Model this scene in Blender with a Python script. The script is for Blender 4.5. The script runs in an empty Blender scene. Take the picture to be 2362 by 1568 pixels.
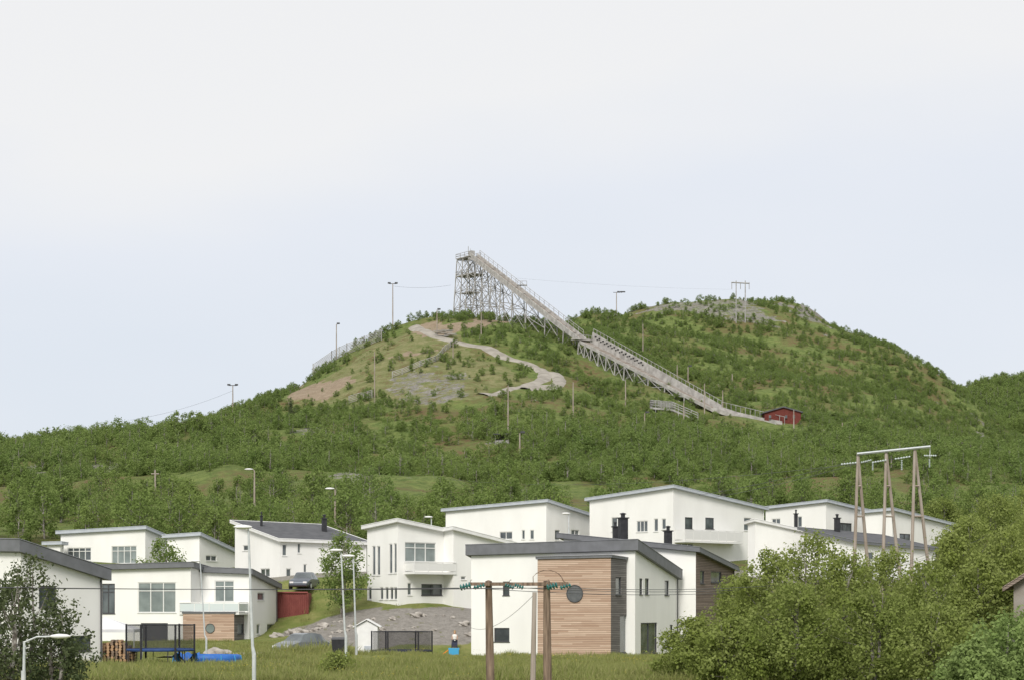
import bpy, math, random, bmesh
import numpy as np
from mathutils import Vector, Matrix
random.seed(4); R=np.random.default_rng(7)
scene=bpy.context.scene
F=4593.0; HZ=1400.0; CH=3.1; CU=1181.0
def K(u): return (u-CU)/F
def P(u,v,d): return np.array([K(u)*d,d,CH+(HZ-v)/F*d])
def Z(v,y): return CH+(HZ-v)/F*y
# ------------------------------------------------------------ materials
def nn(nt,t,**kw):
    n=nt.nodes.new(t)
    for k,v in kw.items(): setattr(n,k,v)
    return n
MC={}
def mat(name,c1,c2=None,scale=1.0,rough=0.8,bump=0.0,bscale=20,metal=0.0,detail=5,spec=0.3,stretch=(1,1,1)):
    if name in MC: return MC[name]
    m=bpy.data.materials.new(name); m.use_nodes=True; nt=m.node_tree; b=nt.nodes['Principled BSDF']
    b.inputs['Roughness'].default_value=rough; b.inputs['Metallic'].default_value=metal
    b.inputs['Specular IOR Level'].default_value=spec
    b.inputs['Base Color'].default_value=(*c1,1)
    g=nn(nt,'ShaderNodeNewGeometry'); vm=nn(nt,'ShaderNodeVectorMath',operation='MULTIPLY')
    nt.links.new(g.outputs['Position'],vm.inputs[0]); vm.inputs[1].default_value=stretch
    if c2 is not None:
        n=nn(nt,'ShaderNodeTexNoise'); n.inputs['Scale'].default_value=scale; n.inputs['Detail'].default_value=detail
        nt.links.new(vm.outputs[0],n.inputs['Vector'])
        r=nn(nt,'ShaderNodeValToRGB'); r.color_ramp.elements[0].position=0.35; r.color_ramp.elements[1].position=0.65
        r.color_ramp.elements[0].color=(*c1,1); r.color_ramp.elements[1].color=(*c2,1)
        nt.links.new(n.outputs['Fac'],r.inputs[0]); nt.links.new(r.outputs[0],b.inputs['Base Color'])
    if bump>0:
        n=nn(nt,'ShaderNodeTexNoise'); n.inputs['Scale'].default_value=bscale; n.inputs['Detail'].default_value=4
        nt.links.new(vm.outputs[0],n.inputs['Vector'])
        bp=nn(nt,'ShaderNodeBump'); bp.inputs['Strength'].default_value=bump; bp.inputs['Distance'].default_value=0.05
        nt.links.new(n.outputs['Fac'],bp.inputs['Height']); nt.links.new(bp.outputs[0],b.inputs['Normal'])
    MC[name]=m; return m
def plank_mat(name,c1,c2,board=0.14,gap=(0.03,0.02,0.015),rough=0.8):
    m=bpy.data.materials.new(name); m.use_nodes=True; nt=m.node_tree; L=nt.links; b=nt.nodes['Principled BSDF']
    b.inputs['Roughness'].default_value=rough; b.inputs['Specular IOR Level'].default_value=0.2
    g=nn(nt,'ShaderNodeNewGeometry'); s=nn(nt,'ShaderNodeSeparateXYZ'); L.new(g.outputs['Position'],s.inputs[0])
    d=nn(nt,'ShaderNodeMath',operation='DIVIDE'); L.new(s.outputs['Z'],d.inputs[0]); d.inputs[1].default_value=board
    fl=nn(nt,'ShaderNodeMath',operation='FLOOR'); L.new(d.outputs[0],fl.inputs[0])
    fr=nn(nt,'ShaderNodeMath',operation='FRACT'); L.new(d.outputs[0],fr.inputs[0])
    sx=nn(nt,'ShaderNodeMath',operation='MULTIPLY_ADD'); L.new(fl.outputs[0],sx.inputs[0]); sx.inputs[1].default_value=1.73
    xx=nn(nt,'ShaderNodeMath',operation='DIVIDE'); L.new(s.outputs['X'],xx.inputs[0]); xx.inputs[1].default_value=2.4
    L.new(xx.outputs[0],sx.inputs[2]); fx=nn(nt,'ShaderNodeMath',operation='FLOOR'); L.new(sx.outputs[0],fx.inputs[0])
    cb=nn(nt,'ShaderNodeCombineXYZ'); L.new(fl.outputs[0],cb.inputs[0]); L.new(fx.outputs[0],cb.inputs[1])
    wn=nn(nt,'ShaderNodeTexWhiteNoise'); L.new(cb.outputs[0],wn.inputs['Vector'])
    st=nn(nt,'ShaderNodeVectorMath',operation='MULTIPLY'); L.new(g.outputs['Position'],st.inputs[0]); st.inputs[1].default_value=(1,1,10)
    nz=nn(nt,'ShaderNodeTexNoise'); nz.inputs['Scale'].default_value=1.1; nz.inputs['Detail'].default_value=6; L.new(st.outputs[0],nz.inputs['Vector'])
    av=nn(nt,'ShaderNodeMath',operation='MULTIPLY_ADD'); L.new(wn.outputs['Value'],av.inputs[0]); av.inputs[1].default_value=0.6
    h=nn(nt,'ShaderNodeMath',operation='MULTIPLY'); L.new(nz.outputs['Fac'],h.inputs[0]); h.inputs[1].default_value=0.6; L.new(h.outputs[0],av.inputs[2])
    mx=nn(nt,'ShaderNodeMix',data_type='RGBA'); L.new(av.outputs[0],mx.inputs[0]); mx.inputs[6].default_value=(*c1,1); mx.inputs[7].default_value=(*c2,1)
    gt=nn(nt,'ShaderNodeMath',operation='LESS_THAN'); L.new(fr.outputs[0],gt.inputs[0]); gt.inputs[1].default_value=0.2
    m2=nn(nt,'ShaderNodeMix',data_type='RGBA'); L.new(gt.outputs[0],m2.inputs[0]); L.new(mx.outputs[2],m2.inputs[6]); m2.inputs[7].default_value=(*gap,1)
    L.new(m2.outputs[2],b.inputs['Base Color'])
    MC[name]=m; return m
def leaf_mat(name,c1,c2,c3,tr=0.38):
    m=bpy.data.materials.new(name); m.use_nodes=True; nt=m.node_tree; L=nt.links
    nt.nodes.clear(); out=nn(nt,'ShaderNodeOutputMaterial')
    at=nn(nt,'ShaderNodeAttribute',attribute_name='tint')
    oi=nn(nt,'ShaderNodeObjectInfo'); g=nn(nt,'ShaderNodeNewGeometry')
    nz=nn(nt,'ShaderNodeTexNoise'); nz.inputs['Scale'].default_value=0.03; nz.inputs['Detail'].default_value=3; L.new(g.outputs['Position'],nz.inputs['Vector'])
    a=nn(nt,'ShaderNodeMath',operation='MULTIPLY'); L.new(oi.outputs['Random'],a.inputs[0]); a.inputs[1].default_value=0.7
    b=nn(nt,'ShaderNodeMath',operation='MULTIPLY_ADD'); L.new(nz.outputs['Fac'],b.inputs[0]); b.inputs[1].default_value=1.3; L.new(a.outputs[0],b.inputs[2])
    s=nn(nt,'ShaderNodeMath',operation='SUBTRACT',use_clamp=True); L.new(b.outputs[0],s.inputs[0]); s.inputs[1].default_value=0.5
    m1=nn(nt,'ShaderNodeMix',data_type='RGBA'); L.new(s.outputs[0],m1.inputs[0]); m1.inputs[6].default_value=(*c1,1); m1.inputs[7].default_value=(*c2,1)
    m2=nn(nt,'ShaderNodeMix',data_type='RGBA'); L.new(at.outputs['Fac'],m2.inputs[0]); L.new(m1.outputs[2],m2.inputs[6]); m2.inputs[7].default_value=(*c3,1)
    d=nn(nt,'ShaderNodeBsdfDiffuse'); t=nn(nt,'ShaderNodeBsdfTranslucent'); ms=nn(nt,'ShaderNodeMixShader'); ms.inputs[0].default_value=tr
    L.new(m2.outputs[2],d.inputs[0]); L.new(m2.outputs[2],t.inputs[0]); L.new(d.outputs[0],ms.inputs[1]); L.new(t.outputs[0],ms.inputs[2]); L.new(ms.outputs[0],out.inputs[0])
    MC[name]=m; return m
M_white=mat('white_plaster',(0.86,0.855,0.83),(0.79,0.785,0.76),scale=0.5,rough=0.9,bump=0.1,bscale=30,stretch=(1,1,0.35))
M_fdark=mat('grey_metal_fascia',(0.14,0.145,0.155),(0.17,0.175,0.19),scale=2,rough=0.5)
M_flight=mat('light_grey_fascia',(0.42,0.45,0.50),(0.48,0.51,0.55),scale=2,rough=0.5)
M_fwhite=mat('white_fascia',(0.78,0.78,0.77),(0.70,0.70,0.69),scale=2,rough=0.6)
M_roof=mat('dark_roof_felt',(0.075,0.078,0.085),(0.11,0.112,0.12),scale=1.5,rough=0.85)
M_larch=plank_mat('larch_cladding',(0.34,0.215,0.15),(0.60,0.46,0.36),0.115,(0.15,0.10,0.07))
M_grey=plank_mat('grey_weathered_cladding',(0.12,0.11,0.105),(0.27,0.25,0.24),0.115,(0.045,0.042,0.04))
M_brown=plank_mat('brown_weathered_cladding',(0.14,0.105,0.085),(0.30,0.24,0.205),0.115,(0.05,0.04,0.035))
M_glass=mat('window_glass',(0.045,0.055,0.06),(0.12,0.14,0.145),scale=0.9,rough=0.06,spec=0.9)
M_glassl=mat('window_glass_painted_sky',(0.15,0.18,0.175),(0.26,0.30,0.29),scale=0.8,rough=0.08,spec=0.8)  # paler base colour stands in for sky reflected in the panes
M_disc=mat('tinted_porthole_glass',(0.085,0.09,0.095),(0.12,0.125,0.13),scale=3,rough=0.15,spec=0.6)
M_frw=mat('white_frame',(0.72,0.72,0.70),rough=0.5)
M_frd=mat('dark_frame',(0.07,0.07,0.075),rough=0.5)
M_black=mat('black_metal',(0.025,0.026,0.03),(0.04,0.04,0.045),scale=4,rough=0.5)
M_wood=mat('weathered_timber',(0.26,0.25,0.24),(0.42,0.41,0.40),scale=1.2,rough=0.85)
M_woodl=mat('pale_boards',(0.46,0.445,0.425),(0.29,0.275,0.26),scale=0.8,rough=0.85)
M_deck=mat('brown_deck_boards',(0.20,0.165,0.135),(0.31,0.285,0.26),scale=0.6,rough=0.9)
M_pole=mat('creosoted_pole',(0.10,0.07,0.05),(0.28,0.205,0.15),scale=9,rough=0.9,bump=0.6,stretch=(1,1,0.12))
M_pole2=mat('weathered_pole',(0.27,0.22,0.18),(0.38,0.33,0.29),scale=3,rough=0.9,stretch=(1,1,0.2))
M_galv=mat('galvanised_steel',(0.50,0.53,0.54),(0.60,0.62,0.63),scale=5,rough=0.45,metal=0.2)
M_ins=mat('teal_glass_insulator',(0.015,0.10,0.095),(0.05,0.21,0.19),scale=15,rough=0.1,spec=0.9)
M_insw=mat('pale_insulator',(0.45,0.50,0.50),rough=0.3)
M_red=mat('red_paint',(0.115,0.03,0.024),(0.155,0.042,0.034),scale=2,rough=0.95)
M_redc=mat('dull_rust_red_paint',(0.18,0.05,0.045),(0.24,0.075,0.065),scale=1.5,rough=0.9)
M_rock=mat('granite_boulder',(0.28,0.255,0.23),(0.46,0.43,0.39),scale=1.5,rough=0.95,bump=0.8,bscale=5)
M_gravel=mat('gravel',(0.24,0.22,0.20),(0.37,0.345,0.32),scale=1.6,rough=0.95,bump=1.0,bscale=6,detail=9)
M_path=mat('grey_beige_gravel_path',(0.24,0.22,0.19),(0.34,0.315,0.275),scale=0.5,rough=0.95,bump=0.4,bscale=3,detail=8)
M_bark=mat('birch_bark',(0.12,0.10,0.085),(0.36,0.34,0.31),scale=5,rough=0.9)
M_leaf=leaf_mat('birch_leaves',(0.130,0.205,0.055),(0.205,0.275,0.075),(0.255,0.32,0.115),.44)
M_leafn=leaf_mat('near_birch_leaves',(0.165,0.220,0.045),(0.235,0.285,0.065),(0.33,0.375,0.14),.46)
M_leafd=leaf_mat('dark_leaves',(0.065,0.090,0.040),(0.10,0.125,0.055),(0.15,0.175,0.09))
M_leafs=leaf_mat('willow_leaves',(0.18,0.265,0.075),(0.23,0.31,0.10),(0.30,0.38,0.15),.42)
M_grass=leaf_mat('meadow_grass',(0.19,0.245,0.06),(0.28,0.31,0.10),(0.36,0.35,0.16),.45)
M_blue=mat('blue_plastic',(0.025,0.12,0.42),(0.035,0.15,0.48),scale=3,rough=0.5)
M_navy=mat('navy_pad',(0.02,0.05,0.16),(0.03,0.07,0.20),scale=3,rough=0.7)
M_lblue=mat('light_blue_plastic',(0.06,0.33,0.58),rough=0.4)
M_orange=mat('orange_plastic',(0.75,0.22,0.03),rough=0.4)
M_tan=mat('fresh_timber',(0.36,0.22,0.12),(0.46,0.31,0.19),scale=3,rough=0.8)
M_cloth=mat('white_canvas',(0.72,0.72,0.73),(0.62,0.62,0.64),scale=1.5,rough=0.9)
M_skin=mat('skin',(0.50,0.30,0.21),rough=0.6)
M_hair=mat('blond_hair',(0.45,0.31,0.15),(0.35,0.23,0.1),scale=40,rough=0.7)
M_shirt=mat('pale_shirt',(0.75,0.73,0.70),rough=0.9)
M_short=mat('dark_shorts',(0.03,0.035,0.06),rough=0.9)
M_car=mat('silver_car_paint',(0.24,0.26,0.28),rough=0.3,metal=0.5,spec=0.6)
M_car2=mat('grey_car_paint',(0.13,0.145,0.17),rough=0.35,metal=0.4,spec=0.5)
M_tyre=mat('rubber',(0.02,0.02,0.02),rough=0.9)
M_net=bpy.data.materials.new('safety_net'); M_net.use_nodes=True
nt=M_net.node_tree; b=nt.nodes['Principled BSDF']; b.inputs['Base Color'].default_value=(0.02,0.02,0.025,1); b.inputs['Alpha'].default_value=0.36
# ------------------------------------------------------------ object helpers
ORG={}
def link(o): scene.collection.objects.link(o); return o
def top(name,label,cat,loc,group=None,kind=None):
    o=bpy.data.objects.new(name,None); link(o); o.location=Vector([float(a) for a in loc]); o.empty_display_size=0.5
    o['label']=label; o['category']=cat
    if group: o['group']=group
    if kind: o['kind']=kind
    ORG[o.name]=np.array([float(a) for a in loc]); return o
def mesh(name,verts,faces,mats,parent=None,mi=None,smooth=False,label=None,cat=None,group=None,kind=None,org=None):
    v=np.array(verts,dtype=float).reshape(-1,3)
    if parent is not None: o0=ORG[parent.name]
    elif org is not None: o0=np.array(org,dtype=float)
    else: o0=np.array([v[:,0].mean(),v[:,1].mean(),v[:,2].min()]) if kind!='structure' else np.zeros(3)
    me=bpy.data.meshes.new(name); me.from_pydata((v-o0).tolist(),[],faces)
    if not isinstance(mats,(list,tuple)): mats=[mats]
    for m in mats: me.materials.append(m)
    if mi is not None: me.polygons.foreach_set('material_index',mi)
    if smooth: me.polygons.foreach_set('use_smooth',[True]*len(me.polygons))
    me.update()
    o=bpy.data.objects.new(name,me); link(o); ORG[o.name]=o0
    if parent is not None: o.parent=parent
    else: o.location=o0
    if label: o['label']=label
    if cat: o['category']=cat
    if group: o['group']=group
    if kind: o['kind']=kind
    return o
class G:
    def __init__(s): s.v=[]; s.f=[]; s.m=[]
    def add(s,v,f,m=0):
        n=len(s.v); s.v+= [tuple(map(float,a)) for a in v]; s.f+=[tuple(n+i for i in q) for q in f]; s.m+=[m]*len(f)
    def hexa(s,p,m=0):
        s.add(p,[(0,3,2,1),(4,5,6,7),(0,1,5,4),(1,2,6,5),(2,3,7,6),(3,0,4,7)],m)
    def box(s,c,sz,rz=0,m=0):
        x,y,z=[a/2 for a in sz]; co,si=math.cos(rz),math.sin(rz); p=[]
        for zz in(-z,z):
            for a,b in((-x,-y),(x,-y),(x,y),(-x,y)): p.append((c[0]+a*co-b*si,c[1]+a*si+b*co,c[2]+zz))
        s.hexa(p,m)
    def tube(s,pts,rad,n=6,m=0,cap=True):
        pts=[np.array(p,dtype=float) for p in pts]
        if not hasattr(rad,'__len__'): rad=[rad]*len(pts)
        rings=[]
        for i,p in enumerate(pts):
            d=pts[min(i+1,len(pts)-1)]-pts[max(i-1,0)]; d=d/(np.linalg.norm(d)+1e-9)
            a=np.cross(d,[0,0,1.0] if abs(d[2])<0.95 else [1.0,0,0]); a/=np.linalg.norm(a); b=np.cross(d,a)
            rings.append([p+rad[i]*(a*math.cos(t)+b*math.sin(t)) for t in [2*math.pi*j/n for j in range(n)]])
        v=[q for r in rings for q in r]; f=[]
        for i in range(len(pts)-1):
            for j in range(n): f.append((i*n+j,i*n+(j+1)%n,(i+1)*n+(j+1)%n,(i+1)*n+j))
        if cap: f.append(tuple(range(n))[::-1]); f.append(tuple((len(pts)-1)*n+j for j in range(n)))
        s.add(v,f,m)
    def beam(s,a,b,t,m=0): s.tube([a,b],t*0.7,4,m)
    def obj(s,name,mats,parent=None,**kw): return mesh(name,s.v,s.f,mats,parent,mi=s.m,**kw)
# ------------------------------------------------------------ terrain
ctrl=[]
def c3(x,y,z): ctrl.append((x,y,z))
def cu(u,v,d): ctrl.append(tuple(P(u,v,d)))
for x in(-200,-60,60,200): c3(x,-50,0); c3(x,40,0)
for x in(-60,-25,0,25,60): c3(x,85,0); c3(x,112,-0.1)
for x in(-40,-24,-8,8): c3(x,128,0.0)
c3(22,130,0.3);c3(40,128,0.8)
c3(-34,150,0.6);c3(-24,150,0.6);c3(-19,147,0.6);c3(-30,158,1.4)
c3(-12,147,0.5);c3(-6,148,0.6);c3(0,147,0.6);c3(10,142,0.5);c3(25,150,2.0)
c3(-12,156,2.8);c3(-5,154,2.8);c3(-3,156,2.8);c3(8,158,3.2);c3(20,165,5)
c3(-17,157,2.1);c3(-17,163,4.5)
for x in(-40,-20,-5,15,35): c3(x,174,5.8)
for x in(-50,-25,0,25,50): c3(x,200,8.5)
for x in(-90,-45,0,45,95): c3(x,235,13)
for t in [(0,1150,300),(0,1085,350),(0,1035,410),(300,1090,330),(300,1015,430),(500,1080,330),(500,975,460),(650,1060,350),(650,912,490),
 (800,1060,350),(800,935,440),(800,824,515),(930,1060,350),(930,900,450),(930,768,525),(1040,1060,350),(1040,880,450),(1040,745,530),
 (1180,1075,340),(1180,900,440),(1180,735,528),(1225,748,514),(1282,778,502),(1310,815,490),(1350,1085,340),(1330,950,420),(1340,870,478),(1330,738,620),(1450,905,455),
 (1550,1090,330),(1540,985,420),(1640,957,450),(1790,992,438),(1550,850,530),(1550,775,620),(1550,718,700),(1430,728,680),
 (1750,1100,320),(1750,880,510),(1750,785,620),(1750,700,720),(1860,710,720),(1915,755,710),(1990,802,690),(2100,840,670),(2190,880,650),
 (2000,1025,390),(2000,925,500),(2000,860,600),(2200,1090,350),(2170,965,500),(2232,950,600),(2280,1080,520),(2345,1190,520),(2345,1150,680),(2362,1200,260),
 (2225,908,980),(2300,908,1000),(2420,893,1000),(2700,903,1000)]: cu(*t)
for x,y,z in [(-140,500,25),(-95,540,28),(-60,580,34),(-30,610,50),(0,640,62),(-150,400,27),(-250,400,18),(-150,300,20),(-250,650,10),(-100,800,10),(0,850,30),(60,850,70),(120,850,60),(60,1000,30),(250,1250,30),(130,330,20),(180,450,18),(220,600,25),(200,200,8),(-200,200,8)]: c3(x,y,z)
C=np.array(ctrl); cc=12.0
def phi_(r2): return np.sqrt(r2+cc*cc)
A=phi_((C[:,None,0]-C[None,:,0])**2+(C[:,None,1]-C[None,:,1])**2)
n=len(C); Pm=np.c_[np.ones(n),C[:,0],C[:,1]]; big=np.zeros((n+3,n+3)); big[:n,:n]=A; big[:n,n:]=Pm; big[n:,:n]=Pm.T
W=np.linalg.lstsq(big,np.r_[C[:,2],0,0,0],rcond=None)[0]
def hsh(i,j,s): 
    q=np.sin(i*127.1+j*311.7+s*74.7)*43758.5453; return q-np.floor(q)
def vn(x,y,s=0):
    i=np.floor(x); j=np.floor(y); a=x-i; b_=y-j; a=a*a*(3-2*a); b_=b_*b_*(3-2*b_)
    return (hsh(i,j,s)*(1-a)+hsh(i+1,j,s)*a)*(1-b_)+(hsh(i,j+1,s)*(1-a)+hsh(i+1,j+1,s)*a)*b_-0.5
def sm(t): t=np.clip(t,0,1); return t*t*(3-2*t)
def Hraw(x,y):
    x=np.asarray(x,float); y=np.asarray(y,float); sh=x.shape; x=x.ravel(); y=y.ravel(); z=np.zeros_like(x)
    for s in range(0,len(x),20000):
        e=slice(s,s+20000); z[e]=phi_((x[e,None]-C[None,:,0])**2+(y[e,None]-C[None,:,1])**2)@W[:n]+W[n]+W[n+1]*x[e]+W[n+2]*y[e]
    out=np.maximum.reduce([(-300-x)/300,(x-380)/300,(y-1150)/400,(-20-y)/60,np.zeros_like(x)])
    z=z*(1-sm(out))
    near=1-sm((y-100)/25); z=z*(1-near*(np.abs(x)<260))
    hm=sm((y-215)/60)
    z+=hm*(vn(x/26,y/26,1)*3.0+vn(x/11,y/11,2)*1.6+vn(x/5,y/5,3)*1.0)+(1-hm)*vn(x/6,y/6,5)*0.12*(y>80)
    return z.reshape(sh)
xs=np.r_[np.linspace(-4000,-350,14),np.arange(-320,-62,3.0),np.arange(-62,62,1.25),np.arange(62,400,3.0),np.linspace(430,4000,14)]
ys=np.r_[np.linspace(-1500,-120,6),np.arange(-90,88,12.0),np.arange(88,225,1.25),np.arange(225,780,2.3),np.arange(790,1300,15.0),np.linspace(1350,6000,14)]
XX,YY=np.meshgrid(xs,ys,indexing='ij'); ZZ=Hraw(XX,YY)
def H(x,y):
    x=np.asarray(x,float); y=np.asarray(y,float)
    i=np.clip(np.searchsorted(xs,x)-1,0,len(xs)-2); j=np.clip(np.searchsorted(ys,y)-1,0,len(ys)-2)
    a=(x-xs[i])/(xs[i+1]-xs[i]); b_=(y-ys[j])/(ys[j+1]-ys[j])
    return (ZZ[i,j]*(1-a)+ZZ[i+1,j]*a)*(1-b_)+(ZZ[i,j+1]*(1-a)+ZZ[i+1,j+1]*a)*b_
def hit(u,v,y0=205,y1=900):
    yy=np.arange(y0,y1,0.5); zt=H(K(u)*yy,yy); zr=Z(v,yy); w=np.where(zt>=zr)[0]
    y=yy[w[0]] if len(w) else yy[np.argmin((zr-zt)/yy)]
    return np.array([K(u)*y,y,float(H(K(u)*y,y))])
def hits_smooth(uv):
    pu=np.interp(np.linspace(0,len(uv)-1,4*len(uv)),range(len(uv)),[q[0] for q in uv]); pv=np.interp(np.linspace(0,len(uv)-1,4*len(uv)),range(len(uv)),[q[1] for q in uv])
    D=np.array([hit(a,b)[1] for a,b in zip(pu,pv)]); k=np.array([1,2,3,4,3,2,1.]);k/=k.sum()
    D=np.convolve(np.pad(D,3,'edge'),k,'valid'); pu2=np.convolve(np.pad(pu,3,'edge'),k,'valid')
    return [np.array([K(a)*y,y,float(H(K(a)*y,y))]) for a,y in zip(pu2[::2],D[::2])]
def inpoly(u,v,poly):
    r=np.zeros(u.shape,bool); m=len(poly)
    for i in range(m):
        x1,y1=poly[i]; x2,y2=poly[(i+1)%m]
        c=((y1>v)!=(y2>v))&(u<(x2-x1)*(v-y1)/((y2-y1) if y2!=y1 else 1e-9)+x1); r^=c
    return r
U_=CU+F*XX/np.maximum(YY,1); V_=HZ-F*(ZZ-CH)/np.maximum(YY,1)
POL_grassy=[(640,935),(780,850),(900,780),(960,755),(1050,765),(1090,830),(1200,850),(1220,880),(1000,930),(800,935)]
POL_dirt=[[(645,925),(700,885),(790,865),(850,865),(790,895),(740,925)],[(930,755),(1000,745),(1180,738),(1190,750),(1030,762),(960,772)],[(870,835),(910,805),(1010,798),(1010,808),(920,822)]]
POL_rock=[[(890,885),(960,858),(1060,855),(1095,885),(1000,940),(880,908)],[(1430,728),(1560,692),(1760,684),(1740,705),(1830,750),(1720,745),(1570,722)],[(1780,698),(1900,705),(1925,775),(1880,752)],
 [(20,1072),(110,1062),(110,1095),(30,1100)],[(180,1060),(300,1050),(320,1090),(200,1100)],[(690,985),(740,975),(740,1000),(690,1005)],[(1130,1005),(1240,1000),(1260,1025),(1130,1030)],[(1840,1000),(1900,1010),(1890,1030),(1850,1025)],[(760,1095),(840,1085),(850,1110),(770,1115)],
 [(2235,930),(2260,960),(2310,1075),(2290,1085),(2250,1000)]]
front=(YY>200)
up=U_+vn(XX/7,YY/7,8)*60; vp=V_+vn(XX/7,YY/7,9)*26
dirt=np.zeros(XX.shape); rock=np.zeros(XX.shape); gv=np.zeros(XX.shape)
for p in POL_dirt: dirt[inpoly(up,vp,p)&front]=.8
for i,p in enumerate(POL_rock): rock[inpoly(up,vp,p)&front]={0:.66,1:.74,2:.78}.get(i,.72)
gr=(inpoly(up,vp,POL_grassy)&front).astype(float)
gv[inpoly(U_,V_,[(655,1450),(760,1425),(845,1402),(1100,1398),(1100,1486),(1000,1488),(850,1492),(680,1494)])&(YY>126)&(YY<165)]=1
gv[(YY>166)&(YY<180)&(np.abs(XX)<40)]=0.6
slope=np.hypot(*np.gradient(ZZ,xs,ys)); rock=np.maximum(rock,.55*(sm((slope-1.1)/0.5)*(YY>230)))
mead=1-sm((YY-150)/60)
nx,ny=len(xs),len(ys)
idx=np.arange(nx*ny).reshape(nx,ny)
q=np.stack([idx[:-1,:-1],idx[1:,:-1],idx[1:,1:],idx[:-1,1:]],-1).reshape(-1,4)
me=bpy.data.meshes.new('ground'); me.vertices.add(nx*ny); me.vertices.foreach_set('co',np.stack([XX,YY,ZZ],-1).ravel())
me.loops.add(q.size); me.loops.foreach_set('vertex_index',q.ravel()); me.polygons.add(len(q)); me.polygons.foreach_set('loop_start',np.arange(0,q.size,4)); me.polygons.foreach_set('use_smooth',np.ones(len(q),bool)); me.update(calc_edges=True); me.validate()
for nm,ar in(('dirt',dirt),('rock',rock),('gravel',gv),('meadow',mead),('grassy',gr)):
    at=me.attributes.new(nm,'FLOAT','POINT'); at.data.foreach_set('value',ar.ravel().astype(np.float32))
ground=link(bpy.data.objects.new('ground',me)); ground['kind']='structure'; ground['label']='grassy and heathery ground rising to a rocky hill'; ground['category']='ground'
m=bpy.data.materials.new('hillside'); m.use_nodes=True; nt=m.node_tree; L=nt.links; bs=nt.nodes['Principled BSDF']; bs.inputs['Roughness'].default_value=0.95; bs.inputs['Specular IOR Level'].default_value=0.1
g=nn(nt,'ShaderNodeNewGeometry')
def noi(sc,det=6,rg=0.6):
    t=nn(nt,'ShaderNodeTexNoise'); t.inputs['Scale'].default_value=sc; t.inputs['Detail'].default_value=det; t.inputs['Roughness'].default_value=rg; L.new(g.outputs['Position'],t.inputs['Vector']); return t.outputs['Fac']
def ramp(i,a,b_,ca,cb):
    r=nn(nt,'ShaderNodeValToRGB'); r.color_ramp.elements[0].position=a; r.color_ramp.elements[1].position=b_; r.color_ramp.elements[0].color=(*ca,1); r.color_ramp.elements[1].color=(*cb,1); L.new(i,r.inputs[0]); return r.outputs[0]
def mixc(f,a,b_):
    t=nn(nt,'ShaderNodeMix',data_type='RGBA'); L.new(f,t.inputs[0]); L.new(a,t.inputs[6]); L.new(b_,t.inputs[7]); return t.outputs[2]
def attf(nm,nf,amp=0.9,lo=0.35,hi=0.65):
    a=nn(nt,'ShaderNodeAttribute',attribute_name=nm); t=nn(nt,'ShaderNodeMath',operation='MULTIPLY_ADD'); L.new(nf,t.inputs[0]); t.inputs[1].default_value=amp
    s_=nn(nt,'ShaderNodeMath',operation='SUBTRACT'); L.new(a.outputs['Fac'],s_.inputs[0]); s_.inputs[1].default_value=amp/2; L.new(s_.outputs[0],t.inputs[2])
    mr=nn(nt,'ShaderNodeMapRange',interpolation_type='SMOOTHSTEP'); L.new(t.outputs[0],mr.inputs[0]); mr.inputs[1].default_value=lo; mr.inputs[2].default_value=hi; return mr.outputs[0]
heath=ramp(noi(0.9,8,0.75),0.40,0.60,(0.150,0.092,0.055),(0.135,0.160,0.055))
green=ramp(noi(0.6,8,0.75),0.38,0.62,(0.085,0.125,0.036),(0.180,0.215,0.070))
base=mixc(ramp(noi(0.06,7,0.65),0.46,0.60,(0,0,0),(1,1,1)),green,heath)
gry=ramp(noi(0.4,9,0.8),0.38,0.62,(0.125,0.150,0.052),(0.24,0.225,0.115))
gry=mixc(ramp(noi(0.22,7,0.75),0.52,0.60,(0,0,0),(1,1,1)),gry,heath)
base=mixc(attf('grassy',noi(0.15,6)),base,gry)
meadc=ramp(noi(0.5,8,0.7),0.35,0.65,(0.14,0.19,0.045),(0.27,0.27,0.10))
base=mixc(attf('meadow',noi(0.3,5),0.4),base,meadc)
dc=ramp(noi(0.5,9,0.85),0.35,0.65,(0.21,0.16,0.11),(0.34,0.275,0.205))
base=mixc(attf('dirt',noi(0.3,9,0.85),2.6,0.5,0.62),base,dc)
rc=ramp(noi(0.6,10,0.85),0.38,0.62,(0.12,0.115,0.105),(0.32,0.30,0.275))
base=mixc(attf('rock',noi(0.35,10,0.85),3.0,0.60,0.72),base,rc)
so=nn(nt,'ShaderNodeMapRange'); L.new(noi(0.16,9,0.75),so.inputs[0]); so.inputs[1].default_value=0.655; so.inputs[2].default_value=0.68
gc=ramp(noi(2.5,10,0.85),0.35,0.65,(0.20,0.185,0.165),(0.38,0.355,0.325))
base=mixc(so.outputs[0],base,rc)
base=mixc(attf('gravel',noi(0.8,8,0.8),1.1),base,gc)
L.new(base,bs.inputs['Base Color'])
bp=nn(nt,'ShaderNodeBump'); bp.inputs['Strength'].default_value=0.9; bp.inputs['Distance'].default_value=0.5; L.new(noi(0.9,9,0.75),bp.inputs['Height']); L.new(bp.outputs[0],bs.inputs['Normal'])
me.materials.append(m)
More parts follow.
